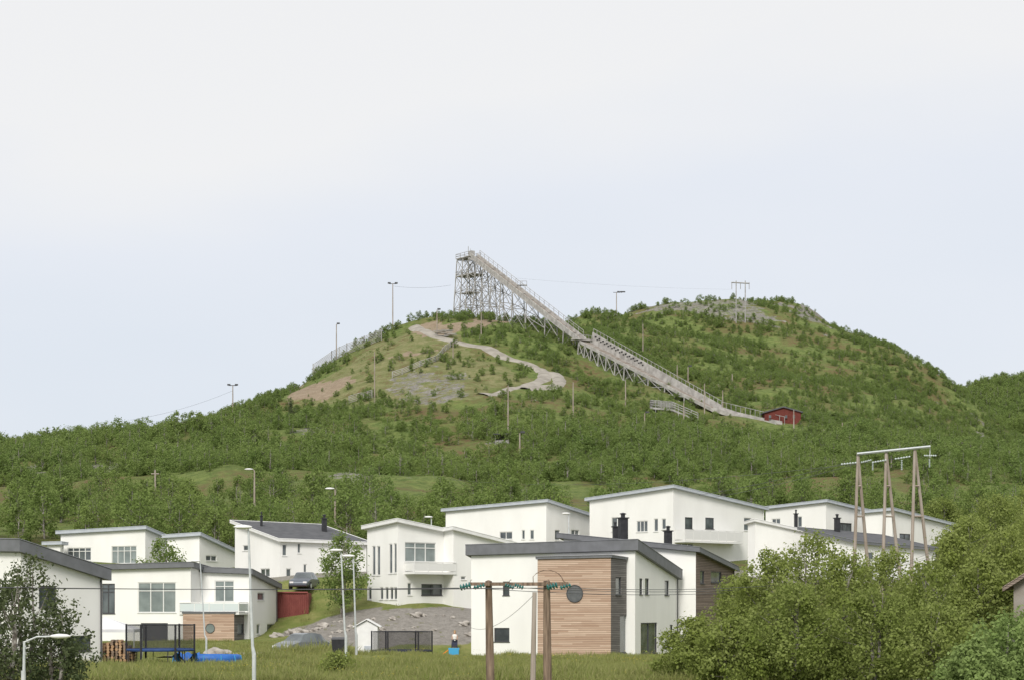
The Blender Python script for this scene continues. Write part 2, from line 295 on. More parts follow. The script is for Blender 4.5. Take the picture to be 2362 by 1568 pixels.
def drape(name,pts,width,mt,lift=0.08,label=None,nacross=5):
    pts=np.array(pts)[:,:2]; seg=[]
    for i in range(len(pts)-1):
        p0=pts[max(i-1,0)];p1=pts[i];p2=pts[i+1];p3=pts[min(i+2,len(pts)-1)]; k=max(2,int(np.linalg.norm(p2-p1)/1.3))
        for t in np.linspace(0,1,k,endpoint=False):
            seg.append(0.5*((2*p1)+(-p0+p2)*t+(2*p0-5*p1+4*p2-p3)*t*t+(-p0+3*p1-3*p2+p3)*t**3))
    seg.append(pts[-1]); seg=np.array(seg); tn=np.gradient(seg,axis=0); tn/=np.linalg.norm(tn,axis=1)[:,None]+1e-9
    nr=np.c_[-tn[:,1],tn[:,0]]; vs=[]
    for i in range(len(seg)):
        w=width*(1+0.12*math.sin(i*0.3)+random.uniform(-.08,.08))
        for j in range(nacross):
            t=(j/(nacross-1)-0.5)*w; p=seg[i]+nr[i]*t; e=abs(j/(nacross-1)-0.5)*2
            vs.append((p[0],p[1],float(H(p[0],p[1]))+lift*(1-e**3*1.3)))
    fs=[(i*nacross+j,i*nacross+j+1,(i+1)*nacross+j+1,(i+1)*nacross+j) for i in range(len(seg)-1) for j in range(nacross-1)]
    return mesh(name,vs,fs,mt,kind='structure',smooth=True,label=label,cat='path')
UVP=[(950,752),(975,764),(1010,782),(1070,795),(1120,802),(1150,820),(1195,835),(1235,846),(1262,862),(1252,880),(1215,890),(1160,903),(1095,918)]
UVQ=[(1245,852),(1280,864),(1295,880),(1280,896),(1240,893),(1200,900)]
pth=hits_smooth(UVP); pth2=hits_smooth(UVQ)
drape('gravel_path',pth,3.6,M_path,0.4,'pale gravel track winding up the hill')
drape('gravel_path',pth2,3.8,M_path,0.47,'gravel turning place beside the track')
RP=[(-20.5,121),(-15,127),(-9,135),(-2,140),(6,143.5),(14,145)]
drape('gravel_road',RP,4.5,M_gravel,0.12,'grey gravel road passing the gardens')
# ------------------------------------------------------------ houses
def glass_window(parent,W,s0,s1,z0,z1,style,nm='window'):
    g=G(); t=0.07
    mf=M_frd if 'd' in style else M_frw
    def bar(a,b,c,e,o0=-0.12,o1=-0.04): 
        g.hexa([W(a,o1,c),W(b,o1,c),W(b,o0,c),W(a,o0,c),W(a,o1,e),W(b,o1,e),W(b,o0,e),W(a,o0,e)])
    bar(s0,s0+t,z0,z1);bar(s1-t,s1,z0,z1);bar(s0+t,s1-t,z0,z0+t);bar(s0+t,s1-t,z1-t,z1)
    w=s1-s0;h=z1-z0
    nmul=int(style[-1]) if style[-1].isdigit() else (1 if w<0.9 else 2)
    for i in range(1,nmul): c=s0+w*i/nmul; bar(c-t/2,c+t/2,z0+t,z1-t)
    if 't' in style:
        c=z1-h*0.28; bar(s0+t,s1-t,c-0.03,c+0.03,-0.118,-0.042)
    bar(s0-0.04,s1+0.04,z0-0.05,z0,-0.1,0.05)
    wo=g.obj(nm,[mf],parent)
    g2=G(); g2.add([W(s0+t*.5,-0.09,z0+t*.5),W(s1-t*.5,-0.09,z0+t*.5),W(s1-t*.5,-0.09,z1-t*.5),W(s0+t*.5,-0.09,z1-t*.5)],[(0,1,2,3)])
    g2.obj('pane',[M_glassl if 'l' in style else M_glass],wo)
def body(parent,uA,uB,uC,dB,phi,vA,vB,vC,zb,wins=(),th=0.35,oh=0.35,fas=None,wallF=None,wallS=None,top_m=None,nm='wall'):
    ph=math.radians(phi); B=np.array([K(uB)*dB,dB])
    dA=np.array([-math.cos(ph),math.sin(ph)]); dC=np.array([math.sin(ph),math.cos(ph)])
    def solve(u,d): k=K(u); return (k*B[1]-B[0])/(d[0]-k*d[1])
    a=solve(uA,dA); c=solve(uC,dC)
    A_=B+dA*a; C_=B+dC*c; D_=A_+dC*c
    zA,zB,zC=Z(vA,A_[1]),Z(vB,B[1]),Z(vC,C_[1]); ga=(zA-zB)/a; gc_=(zC-zB)/c
    def zr(p,q): return zB+ga*p+gc_*q
    mF=wallF or M_white; mS=wallS or M_white
    g=G(); res={}
    for key,p0,p1,t0,t1,mi in (('F',A_,B,zr(a,0),zr(0,0),0),('S',B,C_,zr(0,0),zr(0,c),1)):
        Lg=np.linalg.norm(p1-p0); d=(p1-p0)/Lg; nrm=np.array([d[1],-d[0]])
        def Wf(s,o,z,p0=p0,d=d,nrm=nrm): q=p0+d*s+nrm*o; return (q[0],q[1],z)
        ht=lambda s,t0=t0,t1=t1,Lg=Lg: t0+(t1-t0)*s/Lg-th
        ws=[]
        for w in wins:
            if w[0]!=key: continue
            def ss(u): k=K(u); return (k*p0[1]-p0[0])/(d[0]-k*d[1])
            s0,s1=max(ss(w[1]),0.05),min(ss(w[3]),Lg-0.05)
            ym=p0[1]+d[1]*(s0+s1)/2; z1,z0=Z(w[2],ym),Z(w[4],ym)
            if s1-s0<0.15: continue
            ws.append((s0,s1,max(z0,zb+0.02),min(z1,min(ht(s0),ht(s1))-0.05),w[5]))
        S=sorted({0,Lg}|{q for w in ws for q in w[:2]}); Zs=sorted({zb}|{q for w in ws for q in w[2:4]})
        for i in range(len(S)-1):
            for j in range(len(Zs)):
                sa,sb=S[i],S[i+1]; za=Zs[j]
                if j<len(Zs)-1: ta=tb=Zs[j+1]
                else: ta,tb=ht(sa),ht(sb)
                mz=(za+min(ta,tb))/2; ms=(sa+sb)/2
                if any(w[0]<ms<w[1] and w[2]<mz<w[3] for w in ws): continue
                la,lb=ht(sa),ht(sb)
                if j<len(Zs)-1: ta,tb=min(ta,la),min(tb,lb)
                if ta<=za+1e-6 and tb<=za+1e-6: continue
                g.add([Wf(sa,0,min(za,la)),Wf(sb,0,min(za,lb)),Wf(sb,0,tb),Wf(sa,0,ta)],[(0,1,2,3)],mi)
        for s0,s1,z0,z1,st in ws:
            r=-0.14
            g.add([Wf(s0,0,z0),Wf(s1,0,z0),Wf(s1,0,z1),Wf(s0,0,z1),Wf(s0,r,z0),Wf(s1,r,z0),Wf(s1,r,z1),Wf(s0,r,z1)],[(0,4,5,1),(1,5,6,2),(2,6,7,3),(3,7,4,0)],mi)
            if st=='G':
                g3=G(); g3.hexa([Wf(s0,-0.1,z0),Wf(s1,-0.1,z0),Wf(s1,-.13,z0),Wf(s0,-.13,z0),Wf(s0,-.1,z1),Wf(s1,-.1,z1),Wf(s1,-.13,z1),Wf(s0,-.13,z1)])
                for i in range(1,5):
                    zz=z0+(z1-z0)*i/5; g3.hexa([Wf(s0,-0.085,zz-.02),Wf(s1,-0.085,zz-.02),Wf(s1,-.1,zz-.02),Wf(s0,-.1,zz-.02),Wf(s0,-.085,zz+.02),Wf(s1,-.085,zz+.02),Wf(s1,-.1,zz+.02),Wf(s0,-.1,zz+.02)])
                g3.obj('garage_door',[M_frd],parent)
            else: glass_window(parent,Wf,s0,s1,z0,z1,st,'door' if st[0]=='D' else 'window')
        res[key]=(Wf,Lg,p0,d)
    g.add([(C_[0],C_[1],zb),(D_[0],D_[1],zb),(D_[0],D_[1],zr(a,c)-th),(C_[0],C_[1],zr(0,c)-th),(A_[0],A_[1],zb),(A_[0],A_[1],zr(a,0)-th)],[(0,1,2,3),(1,4,5,2)],1)
    g.obj(nm,[mF,mS],parent)
    g=G(); cs=[]
    for p,q in((a+oh,-oh),(-oh,-oh),(-oh,c+oh),(a+oh,c+oh)):
        xy=B+dA*p+dC*q; cs.append((xy[0],xy[1],zr(p,q)))
    lo=[(x,y,z-th+0.005) for x,y,z in cs]
    g.add(lo+cs,[(0,3,2,1),(0,1,5,4),(1,2,6,5),(2,3,7,6),(3,0,4,7)],0); g.add(cs,[(0,1,2,3)],1)
    for i in range(4):
        a0,b0=np.array(cs[i]),np.array(cs[(i+1)%4]); g.beam(a0+[0,0,0.02],b0+[0,0,0.02],0.05,0)
    rf=g.obj('roof',[fas or M_fdark,top_m or M_roof],parent)
    res['roof']=rf
    Wf,Lg,p0,d=res['S']
    if nm=='wall':
        g=G(); g.tube([Wf(Lg-0.15,0.08,zb),Wf(Lg-0.15,0.08,zr(0,c)-th)],0.045,6); g.obj('downpipe',[M_frd if fas in(None,M_fdark) else M_frw],parent)
    return res
def house(label,loc,cat='house',grp='modern white houses on the slope'): return top('house',label,cat,loc,group=grp)
def balcony(parent,r,key,u0,u1,vr,vd,depth,mt):
    Wf,Lg,p0,d=r[key]
    def ss(u): k=K(u); return (k*p0[1]-p0[0])/(d[0]-k*d[1])
    s0,s1=ss(u0),ss(u1); ym=p0[1]+d[1]*(s0+s1)/2-depth; zr_,zd=Z(vr,ym),Z(vd,ym)
    g=G(); X=lambda a,b,c,e,o0,o1,m=0: g.hexa([Wf(a,o1,c),Wf(b,o1,c),Wf(b,o0,c),Wf(a,o0,c),Wf(a,o1,e),Wf(b,o1,e),Wf(b,o0,e),Wf(a,o0,e)],m)
    X(s0,s1,zd-0.18,zd,0.01,depth)
    bo=g.obj('balcony',[M_frw],parent)
    g=G()
    X2=lambda a,b,c,e,o0,o1,m=0: g.hexa([Wf(a,o1,c),Wf(b,o1,c),Wf(b,o0,c),Wf(a,o0,c),Wf(a,o1,e),Wf(b,o1,e),Wf(b,o0,e),Wf(a,o0,e)],m)
    X2(s0,s1,zr_-0.06,zr_,depth-0.07,depth)
    n_=max(3,int((s1-s0)/1.1))
    for i in range(n_+1):
        c=s0+0.03+(s1-s0-0.06)*i/n_; X2(c-0.03,c+0.03,zd,zr_-0.06,depth-0.06,depth-0.01)
    X2(s0,s0+0.05,zr_-0.06,zr_,0.02,depth-0.07); X2(s1-0.05,s1,zr_-0.06,zr_,0.02,depth-0.07)
    for a in(s0+0.01,s1-0.04): X2(a,a+0.02,zd+0.08,zr_-0.1,0.02,depth-0.08,1)
    X2(s0+.02,s1-.02,zd+0.08,zr_-0.1,depth-0.04,depth-0.025,1)
    g.obj('railing',[M_frw,mt],bo)
def roof_chimney(r,u,vt,vb,d,w,parent):
    g=G(); x=K(u)*d; zt=Z(vt,d); z0=Z(vb,d)-0.7
    g.box((x,d,(z0+zt)/2),(w,w,zt-z0),0.35); g.box((x,d,zt+0.04),(w+0.14,w+0.14,0.08),0.35)
    g.tube([(x,d,zt+0.06),(x,d,zt+0.3)],w*0.28,8); g.tube([(x,d,zt+0.3),(x,d,zt+0.36),(x,d,zt+0.42)],[w*0.42,w*0.42,0.05],8)
    g.obj('chimney',[M_black],r['roof'])
M_pan=mat('frosted_panel',(0.60,0.66,0.66),rough=0.2)
h=house('white plaster house with larch-clad bay and thick grey roof edge',(K(1380)*134,134,0))
r=body(h,1087,1465,1562,130,22,1258,1246,1312,-0.3,[('F',1140,1447,1175,1479,'d1'),('F',1160,1340,1175,1372,'d1'),
 ('S',1475,1333,1482,1370,'d1'),('S',1488,1333,1497,1370,'d1'),('S',1533,1338,1543,1372,'d1'),('S',1478,1435,1516,1507,'Dd2'),('S',1545,1440,1552,1475,'d1')],th=0.68,oh=0.3)
r2=body(h,1300,1605,1692,139,22,1232,1262,1305,-0.3,[('S',1615,1315,1625,1345,'d1'),('S',1640,1317,1664,1343,'d1')],th=0.32,oh=0.4,wallS=M_brown)
roof_chimney(r2,1437,1195,1250,141,0.55,h); roof_chimney(r2,1541,1225,1262,142,0.45,h); roof_chimney(r2,1419,1215,1250,143,0.3,h)
bx=body(h,1240,1409,1461,127.3,22,1284,1280,1288,-0.3,[('S',1420,1330,1433,1371,'d1'),('S',1430,1418,1455,1505,'Dd1')],th=0.14,oh=0.1,wallF=M_larch,wallS=M_grey,nm='bay')
def round_window(par,r,u,v,rad,mg):
    Wf,Lg,p0,d=r['F']; k=K(u); s=(k*p0[1]-p0[0])/(d[0]-k*d[1]); y=p0[1]+d[1]*s; z=Z(v,y)
    g=G(); N=28; ring=[]
    for rr,o in((rad,0.003),(rad,0.06),(rad*0.92,0.06),(rad*0.92,0.02)): ring+= [Wf(s+rr*math.cos(2*math.pi*i/N),o,z+rr*math.sin(2*math.pi*i/N)) for i in range(N)]
    g.add(ring,[(a*N+i,a*N+(i+1)%N,(a+1)*N+(i+1)%N,(a+1)*N+i) for a in range(3) for i in range(N)])
    w=g.obj('window',[M_frd],par,label='round porthole window')
    g=G(); g.add([Wf(s+rad*.94*math.cos(2*math.pi*i/N),0.022,z+rad*.94*math.sin(2*math.pi*i/N)) for i in range(N)],[tuple(range(N))]); g.obj('pane',[mg],w)
round_window(h,bx,1326,1368,0.57,M_disc)
h=house('white two storey house with balcony over a wood-clad room',(K(430)*152,152,0.6))
r=body(h,232,440,478,149,10,1303,1297,1308,0.2,[('F',234,1345,265,1414,'dt2'),('F',318,1342,406,1412,'lt3'),('F',325,1436,387,1482,'G')],th=0.36,oh=0.35)
r=body(h,425,575,638,150.5,10,1307,1313,1345,0.2,[('F',441,1340,455,1390,'1'),('F',495,1338,540,1387,'lt2'),('S',594,1365,610,1384,'1'),('S',592,1438,600,1462,'1'),('S',616,1437,632,1462,'1')],th=0.36,oh=0.35)
balcony(h,r,'F',437,573,1388,1411,2.3,M_pan)
bx=body(h,422,540,574,148.2,10,1411,1411,1411,0.2,[('S',548,1437,562,1462,'d1')],th=0.1,oh=0.06,wallF=M_larch,wallS=M_grey,nm='bay')
round_window(h,bx,485,1448,0.36,M_glassl)
h=house('white house end with sloping dark grey roof behind a tree',(K(80)*112,112,0))
r=body(h,-160,48,236,104,38,1243,1247,1308,-0.5,[('S',150,1465,210,1500,'d2'),('S',90,1350,130,1400,'d2')],th=0.62,oh=0.35)
h=house('white house with stepped sloping roofs and pale fascias',(K(320)*188,188,6))
body(h,140,335,432,185,25,1226,1215,1256,5,[('F',155,1262,210,1292,'t4'),('F',257,1258,315,1299,'lt4')],th=0.26,fas=M_flight)
body(h,385,460,545,182,25,1235,1230,1270,5,[('S',475,1280,500,1293,'2')],th=0.26,fas=M_flight)
body(h,108,139,146,187,15,1250,1249,1250,5,[],th=0.26,fas=M_flight)
h=house('white house with dark pitched roof and black downpipes',(K(680)*176,176,5.5))
r=body(h,542,646,846,172,55,1201,1240,1248,4.5,[('F',560,1256,577,1269,'1'),('S',651,1254,662,1281,'1'),('S',686,1252,694,1275,'1'),('S',660,1310,672,1332,'1'),('S',700,1300,708,1320,'1'),('F',600,1310,622,1330,'2')],th=0.24,fas=M_fwhite)
roof_chimney(r,748,1196,1222,180,0.4,h); roof_chimney(r,603,1190,1215,178,0.2,h)
h=house('white house with tall narrow windows and a railed balcony',(K(950)*160,160,2.7))
narrow=[('F',858,1258,866,1326,'1'),('F',869,1258,877,1326,'1'),('F',897,1253,905,1322,'1'),('F',908,1252,915,1321,'1')]+[('F',u,1353,u+8,1382,'1') for u in(849,876,888,899,908)]
r=body(h,847,918,1032,156,50,1213,1198,1222,2.0,narrow+[('S',934,1250,1006,1295,'lt3'),('S',972,1346,1020,1372,'d2'),('S',940,1343,950,1372,'1')],th=0.25,fas=M_fwhite)
balcony(h,r,'S',933,1030,1295,1318,1.3,M_frw)
r=body(h,1000,1046,1192,158,50,1224,1216,1253,2.0,[('S',1063,1328,1075,1336,'1')],th=0.25,fas=M_fwhite)
h=house('white two storey house with a low single-pitch roof',(K(1220)*194,194,7.5))
body(h,1028,1260,1366,190,30,1174,1153,1187,6.5,[('F',1152,1225,1182,1243,'2'),('F',1203,1221,1211,1243,'1'),('F',1222,1221,1232,1243,'1'),('S',1280,1221,1292,1245,'1'),('S',1318,1221,1336,1234,'2')],th=0.24,fas=M_flight)
h=house('tall white house with sloping roof and long white balcony',(K(1560)*190,190,7))
r=body(h,1360,1553,1762,185,45,1149,1120,1170,6.0,[('F',1410,1192,1424,1225,'1'),('F',1468,1200,1494,1226,'3'),('F',1508,1195,1518,1225,'1'),('F',1526,1195,1536,1220,'1'),('S',1580,1192,1598,1219,'d1'),('S',1627,1193,1647,1219,'d1'),('S',1716,1193,1733,1223,'1'),('S',1560,1252,1600,1275,'3')],th=0.24,fas=M_flight)
balcony(h,r,'S',1556,1690,1222,1247,1.3,M_frw)
h=house('white house with pale fascia beneath the power line frame',(K(1960)*210,210,9))
r=body(h,1766,1905,2058,205,40,1169,1153,1189,7,[('F',1780,1195,1800,1215,'2'),('F',1830,1190,1850,1215,'2'),('S',1935,1205,1965,1228,'d3')],th=0.24,fas=M_flight)
body(h,1995,2058,2200,203,40,1178,1172,1208,7,[('S',2075,1230,2100,1252,'d2'),('S',2005,1205,2040,1228,'3')],th=0.24,fas=M_flight)
h=house('low white house with a dark sloping roof behind birches',(K(1900)*175,175,6.5))
r=body(h,1725,1742,1872,172,62,1203,1198,1226,5.5,[],th=0.2,oh=.25,fas=M_fwhite)
r=body(h,1852,1976,2160,168,48,1217,1246,1262,5,[('S',2002,1272,2016,1290,'1')],th=0.22,fas=M_fdark)
roof_chimney(r,1931,1195,1230,175,0.4,h); roof_chimney(r,1836,1185,1215,180,0.25,h)
h=house('small dark house with shingled pitched roof',(K(2420)*104,104,0),grp='older houses')
body(h,2338,2460,2560,100,20,1340,1262,1262,-0.5,[],th=0.18,oh=0.5,fas=M_brown,wallF=M_deck,wallS=M_deck)
# ------------------------------------------------------------ ski jump
base=P(1180,735,520); up=np.array([0,0,1.0])
J=top('ski_jump','weathered timber ski jump tower and inrun on trestles','ski jump',(base[0],base[1],float(H(base[0],base[1]))))
P0=P(1085,590,530);P1=P(1335,785,492);P2=P(1645,945,452);P3=P(1790,980,440)
def frame(a,b):
    d=b-a; h2=np.array([d[0],d[1],0]); h2/=np.linalg.norm(h2); w=np.array([-h2[1],h2[0],0]); return h2,(w if w[0]>0 else -w)
h1,w1=frame(P0,P1); h2_,w2=frame(P1,P2)
gd=G(); gs=G(); gr_=G(); gl=G()
def deck(a,b,wl,wr,hl,hr,w,th=0.25,sk=.55):
    gd.hexa([a+wl-up*th,a+wr-up*th,b+wr-up*th,b+wl-up*th,a+wl,a+wr,b+wr,b+wl])
    for off,hh in((wl,hl),(wr,hr)):
        o2=w*0.1
        gs.hexa([a+off-up*sk-o2,a+off-up*sk+o2,b+off-up*sk+o2,b+off-up*sk-o2,a+off+up*hh-o2,a+off+up*hh+o2,b+off+up*hh+o2,b+off+up*hh-o2])
def along(a,b,t): return a+(b-a)*t
wR=w1*2.3
deck(P0,P1,w1*0,wR,0.75,0.8,w1,sk=.6)
# battens on the outer side boards and irregular clutter of boards
for i in range(40):
    q=along(P0,P1,(i+.5)/40)-w1*.13; gr_.beam(q-up*.7,q+up*.8,.10)
    if i%3==0: e=along(P0,P1,(i+.5)/40)+w1*1.15; gr_.box(e+up*.08,(.25,2.1,.08),math.atan2(h1[1],h1[0]))
for i in range(46):
    t=i/46; p=along(P0,P1,t)+wR+w1*0.5
    if i<22: gr_.box(p+np.array([0,0,0.4]),(0.8,0.4,0.08),math.atan2(h1[1],h1[0]))
    if i%2==0: gr_.beam(p+w1*0.3+[0,0,0.2],p+w1*0.3+[0,0,1.7],0.09)
a_=P0+wR+w1*.8;b_=along(P0,P1,44/46)+wR+w1*.8
gr_.beam(a_+[0,0,1.7],b_+[0,0,1.7],0.09); gr_.beam(a_+[0,0,1.1],b_+[0,0,1.1],0.06)
m1=along(P0,P1,0.40)+wR+w1*1.0; gr_.box(m1+np.array([0,0,1.0]),(2.6,1.2,0.12),0)
for k_ in(-1.2,0,1.2): gr_.beam(m1+[k_,0,1.0],m1+[k_,0,2.1],0.08)
gr_.beam(m1+[-1.2,0,2.1],m1+[1.2,0,2.1],0.08)
WD=3.4
deck(P1-[0,0,.2],P2,w2*0,w2*WD,0.3,0.3,w2,sk=.45)
SL=(P1[2]-P2[2])/np.linalg.norm((P2-P1)[:2])
Pa=P1+w2*(WD+.2)+h2_*1.0; Pa[2]-=SL; Pb=P2+w2*2.4
gs.hexa([Pa-w2*.12-up*.5,Pa+w2*.12-up*.5,Pb+w2*.12-up*.5,Pb-w2*.12-up*.5,Pa-w2*.12+up*2.6,Pa+w2*.12+up*2.6,Pb+w2*.12+up*1.3,Pb-w2*.12+up*1.3])
for i in range(13):
    t=0.03+i*0.031; q=Pa+(Pb-Pa)*t-w2*0.2; hh=2.6-1.3*t; an=math.atan2(h2_[1],h2_[0])
    gt_=G(); gt_.box(q+up*(hh*0.74),(0.6,0.08,0.3),an); gt_.obj('rubber_step',[M_tyre],J)
    gt_=G(); gt_.box(q+up*(hh*0.42)+h2_*0.6,(0.5,0.08,0.25),an); gt_.obj('rubber_step',[M_tyre],J)
for i in range(34):
    t=i/34; q=Pa+(Pb-Pa)*t+w2*0.25; gr_.beam(q+up*1,q+up*(3.5-1.3*t),0.09)
gr_.beam(Pa+up*3.5+w2*.25,Pb+up*2.2+w2*.25,0.09)
pc=P1+w2*1.6-h2_*.4; gs.box(pc+up*0.3,(5.8,2.0,0.4),math.atan2(w2[1],w2[0]))
for i in range(7):
    q=pc+w2*(-2.8+i*.93); gr_.beam(q+up*.5,q+up*1.5,0.08)
gr_.beam(pc-w2*2.8+up*1.5,pc+w2*2.8+up*1.5,0.08)
Q=[P2,along(P2,P3,.3)-up*.35,along(P2,P3,.65)-up*.3,P3]
for a,b in zip(Q[:-1],Q[1:]): deck(a+up*.3,b+up*.3,w2*0,w2*1.8,0.35,0.7,w2,th=0.25,sk=.6)
for i in range(14):
    q=along(P2,P3,i/13)+w2*2.6; gr_.beam(q-up,q+up*2.0,0.09)
gr_.beam(along(P2,P3,0)+w2*2.6+up*2.0,along(P2,P3,1)+w2*2.6+up*2.0,0.09)
def gz(p): return float(H(p[0],p[1]))-0.4
def bent(c,w,wd,ztop,spl=0.10,t=.2):
    L_=[]
    for sgn in(0,1):
        tp=c+w*(wd*sgn); tp=np.array([tp[0],tp[1],ztop]); hgt=ztop-gz(tp)
        bt=tp+w*((-spl if sgn==0 else spl)*hgt*0.5); bt[2]=gz(bt); gl.beam(tp,bt,t); L_.append((tp,bt))
    return L_
def brace(b1,b2,step=4.4,t=0.13,x2=True):
    (ta,ba),(tb,bb)=b1,b2
    hmx=max(ta[2]-ba[2],tb[2]-bb[2])
    if hmx<1.2: return
    n_=max(1,int(round(hmx/step)))
    for i in range(n_):
        f0,f1=i/n_,(i+1)/n_
        p,q=ta+(ba-ta)*f0,tb+(bb-tb)*f0; r_,s_=ta+(ba-ta)*f1,tb+(bb-tb)*f1
        gl.beam(p,q,t); gl.beam(p,s_,t*0.85)
        if x2: gl.beam(q,r_,t*0.85)
stations=[P0+h1*s for s in(-5.6,-2.8,0)]
for s in stations: s[2]=P0[2]
stations+=[along(P0,P1,t) for t in(0.07,0.14,0.22,0.31,0.42,0.55,0.72,0.88)]
prev=None
for i,c in enumerate(stations):
    bt=bent(c-w1*0.5,w1,3.6,c[2]-0.5,.16 if i<5 else .1); brace(bt[0],bt[1])
    if prev is not None: brace(prev[0],bt[0],x2=(i<9)); brace(prev[1],bt[1],x2=(i<6))
    prev=bt
prev=None
for t in(0.0,0.05,0.10,0.16,0.22,0.29,0.36,0.44,0.54,0.66,0.8):
    c=along(P1,P2,t); bt=bent(c,w2,WD,c[2]-0.5,0.2,.24); brace(bt[0],bt[1],4)
    if prev is not None: brace(prev[0],bt[0],3.0,.16); brace(prev[1],bt[1],4)
    prev=bt
ang=math.atan2(h1[1],h1[0])
c=P0-h1*2.7+w1*1.2
for dz,lx,ly in((-0.2,6.2,3.8),(-5.0,7.5,4.2),(-9.6,4,3.0)):
    q=c+up*dz+(h1*0.9 if dz<-1 else 0); gs.box(q,(lx,ly,0.2),ang)
    if dz>-9:
        for sx in(-1,-.33,.33,1):
            for sy in(-1,1):
                e=q+h1*(sx*lx/2)+w1*(sy*ly/2); gr_.beam(e,e+up*1.25,0.1)
        for sy in(-1,1):
            for zz in(.65,1.25): gr_.beam(q+h1*(-lx/2)+w1*(sy*ly/2)+up*zz,q+h1*(lx/2)+w1*(sy*ly/2)+up*zz,0.08)
        for zz in(.65,1.25): gr_.beam(q-h1*(lx/2)-w1*(ly/2)+up*zz,q-h1*(lx/2)+w1*(ly/2)+up*zz,0.08)
gr_.beam(c,c+up*3.0,0.1); gr_.beam(c+h1,c+h1+up*2.2,0.08); gr_.box(c+h1*1.6+up*.9,(1.2,1.2,1.2),ang)
for i in range(4):
    z0=P0[2]-1.5-i*3.6; s=1 if i%2 else -1
    gl.beam(c-h1*2*s+up*(z0-c[2]),c+h1*2.2*s+up*(z0-3.4-c[2]),0.26)
for i in range(16): # odd planks and ties in the tower
    z0=P0[2]-random.uniform(1,14); x_=random.uniform(-4.5,3.5); q=c+h1*x_+w1*random.choice([-2,2]); q[2]=z0; gl.beam(q,q+h1*random.uniform(1.5,3.5)+up*random.uniform(-1.5,1.5),.13)
gd.obj('inrun_deck',[M_deck],J); gs.obj('side_boards',[M_woodl],J); gr_.obj('railing',[M_wood],J); gl.obj('trestle',[M_wood],J)
g=G(); q0=P(1500,938,436); q1=P(1550,942,434); q2=P(1610,968,430)
wv=np.array([0.3,1,0])*3.0
g.hexa([q0-up*.4,q1-up*.4,q1+wv-up*.4,q0+wv-up*.4,q0,q1,q1+wv,q0+wv]); g.hexa([q1-up*.4,q2-up*.4,q2+wv-up*.4,q1+wv-up*.4,q1,q2,q2+wv,q1+wv])
for a_,b__ in((q0,q1),(q1,q2),(q0+wv,q1+wv),(q0,q0+wv)):
    for i in range(5): e=a_+(b__-a_)*i/4; g.beam(np.array([e[0],e[1],gz(e)]),e+up*1.5,0.12)
    for zz in(.5,1.0,1.5): g.beam(a_+up*zz,b__+up*zz,0.12)
g.obj('wooden_platform',[M_wood],label='small weathered timber platform with rails beside the ski jump',cat='platform')
# ------------------------------------------------------------ poles on hill
def pole_top(name,label,cat,u,vt,vb,rad,group):
    p=hit(u,vb); zt=Z(vt,p[1]); o=top(name,label,cat,p,group=group)
    g=G(); tp=np.array([p[0],p[1],zt]); g.tube([p-[0,0,.5],(p+tp)/2,tp],[rad,rad*.85,rad*.65],8); g.obj('pole',[M_pole2],o)
    return o,p,tp
def flood(o,tp,dirs):
    g=G()
    if len(dirs)>1: g.beam(tp+[-1.0,0,0],tp+[1.0,0,0],0.12)
    for dx in dirs:
        c=tp+np.array([dx,-0.25,0.15]); g.box(c,(0.75,0.4,0.35),0.2); g.beam(tp+[dx*.6,0,-0.1],c,0.08)
    g.obj('floodlight',[M_frd],o)
for u,vt,vb,k in [(906,655,748,2),(776,748,810,1),(1008,715,775,1),(537,888,950,2),(1422,675,730,3),(1587,845,880,1),(1487,952,1003,1),(1199,998,1070,1)]:
    o,p,tp=pole_top('floodlight_pole','slim pole with floodlights standing on the hillside','light pole',u,vt,vb,0.16,'floodlight poles on the hill')
    flood(o,tp,{1:(0.5,),2:(-0.9,0.9),3:(0.6,1.5,2.3)}[k])
    if k==3:
        g=G(); g.beam(tp,tp+[2.6,0,0.1],0.12); g.obj('arm',[M_frd],o)
for u,vt,vb in [(1110,722,778),(864,812,932),(1172,890,1022),(1322,882,962),(1483,748,818),(1443,878,938),(1562,842,872),(1625,885,968),(1667,900,940),(1689,862,885),(1831,945,1008),(1943,975,1003),(1577,930,992),(358,1085,1182),(1045,790,830),(1900,990,1015)]:
    g=G(); p=hit(u,vb); zt=Z(vt,p[1]); g.tube([p-[0,0,.5],(p[0],p[1],zt)],[0.15,0.10],8); g.tube([(p[0],p[1],zt),(p[0],p[1],zt+.12)],[0.10,0.02],8)
    if u==358: g.beam((p[0]-.5,p[1],zt-.4),(p[0]+.5,p[1],zt-.4),0.12)
    g.obj('utility_pole',[M_pole2],label='plain weathered wooden pole among birch shrubs',cat='utility pole',group='wooden poles on the hillside')
p=hit(1708,745); o=top('power_line_frame','two-legged wooden power line frame on the hilltop','power pylon',p)
g=G()
for u in(1698,1719):
    x=K(u)*p[1]; g.tube([(x,p[1],p[2]-1),(x,p[1],Z(648,p[1]))],[0.22,0.16],6)
zt=Z(652,p[1]); g.beam((K(1687)*p[1],p[1],zt),(K(1729)*p[1],p[1],zt-.3),0.28)
for u in(1688,1708,1728): g.beam((K(u)*p[1],p[1],zt),(K(u)*p[1],p[1],zt-2.2),0.14)
g.obj('frame',[M_wood],o)
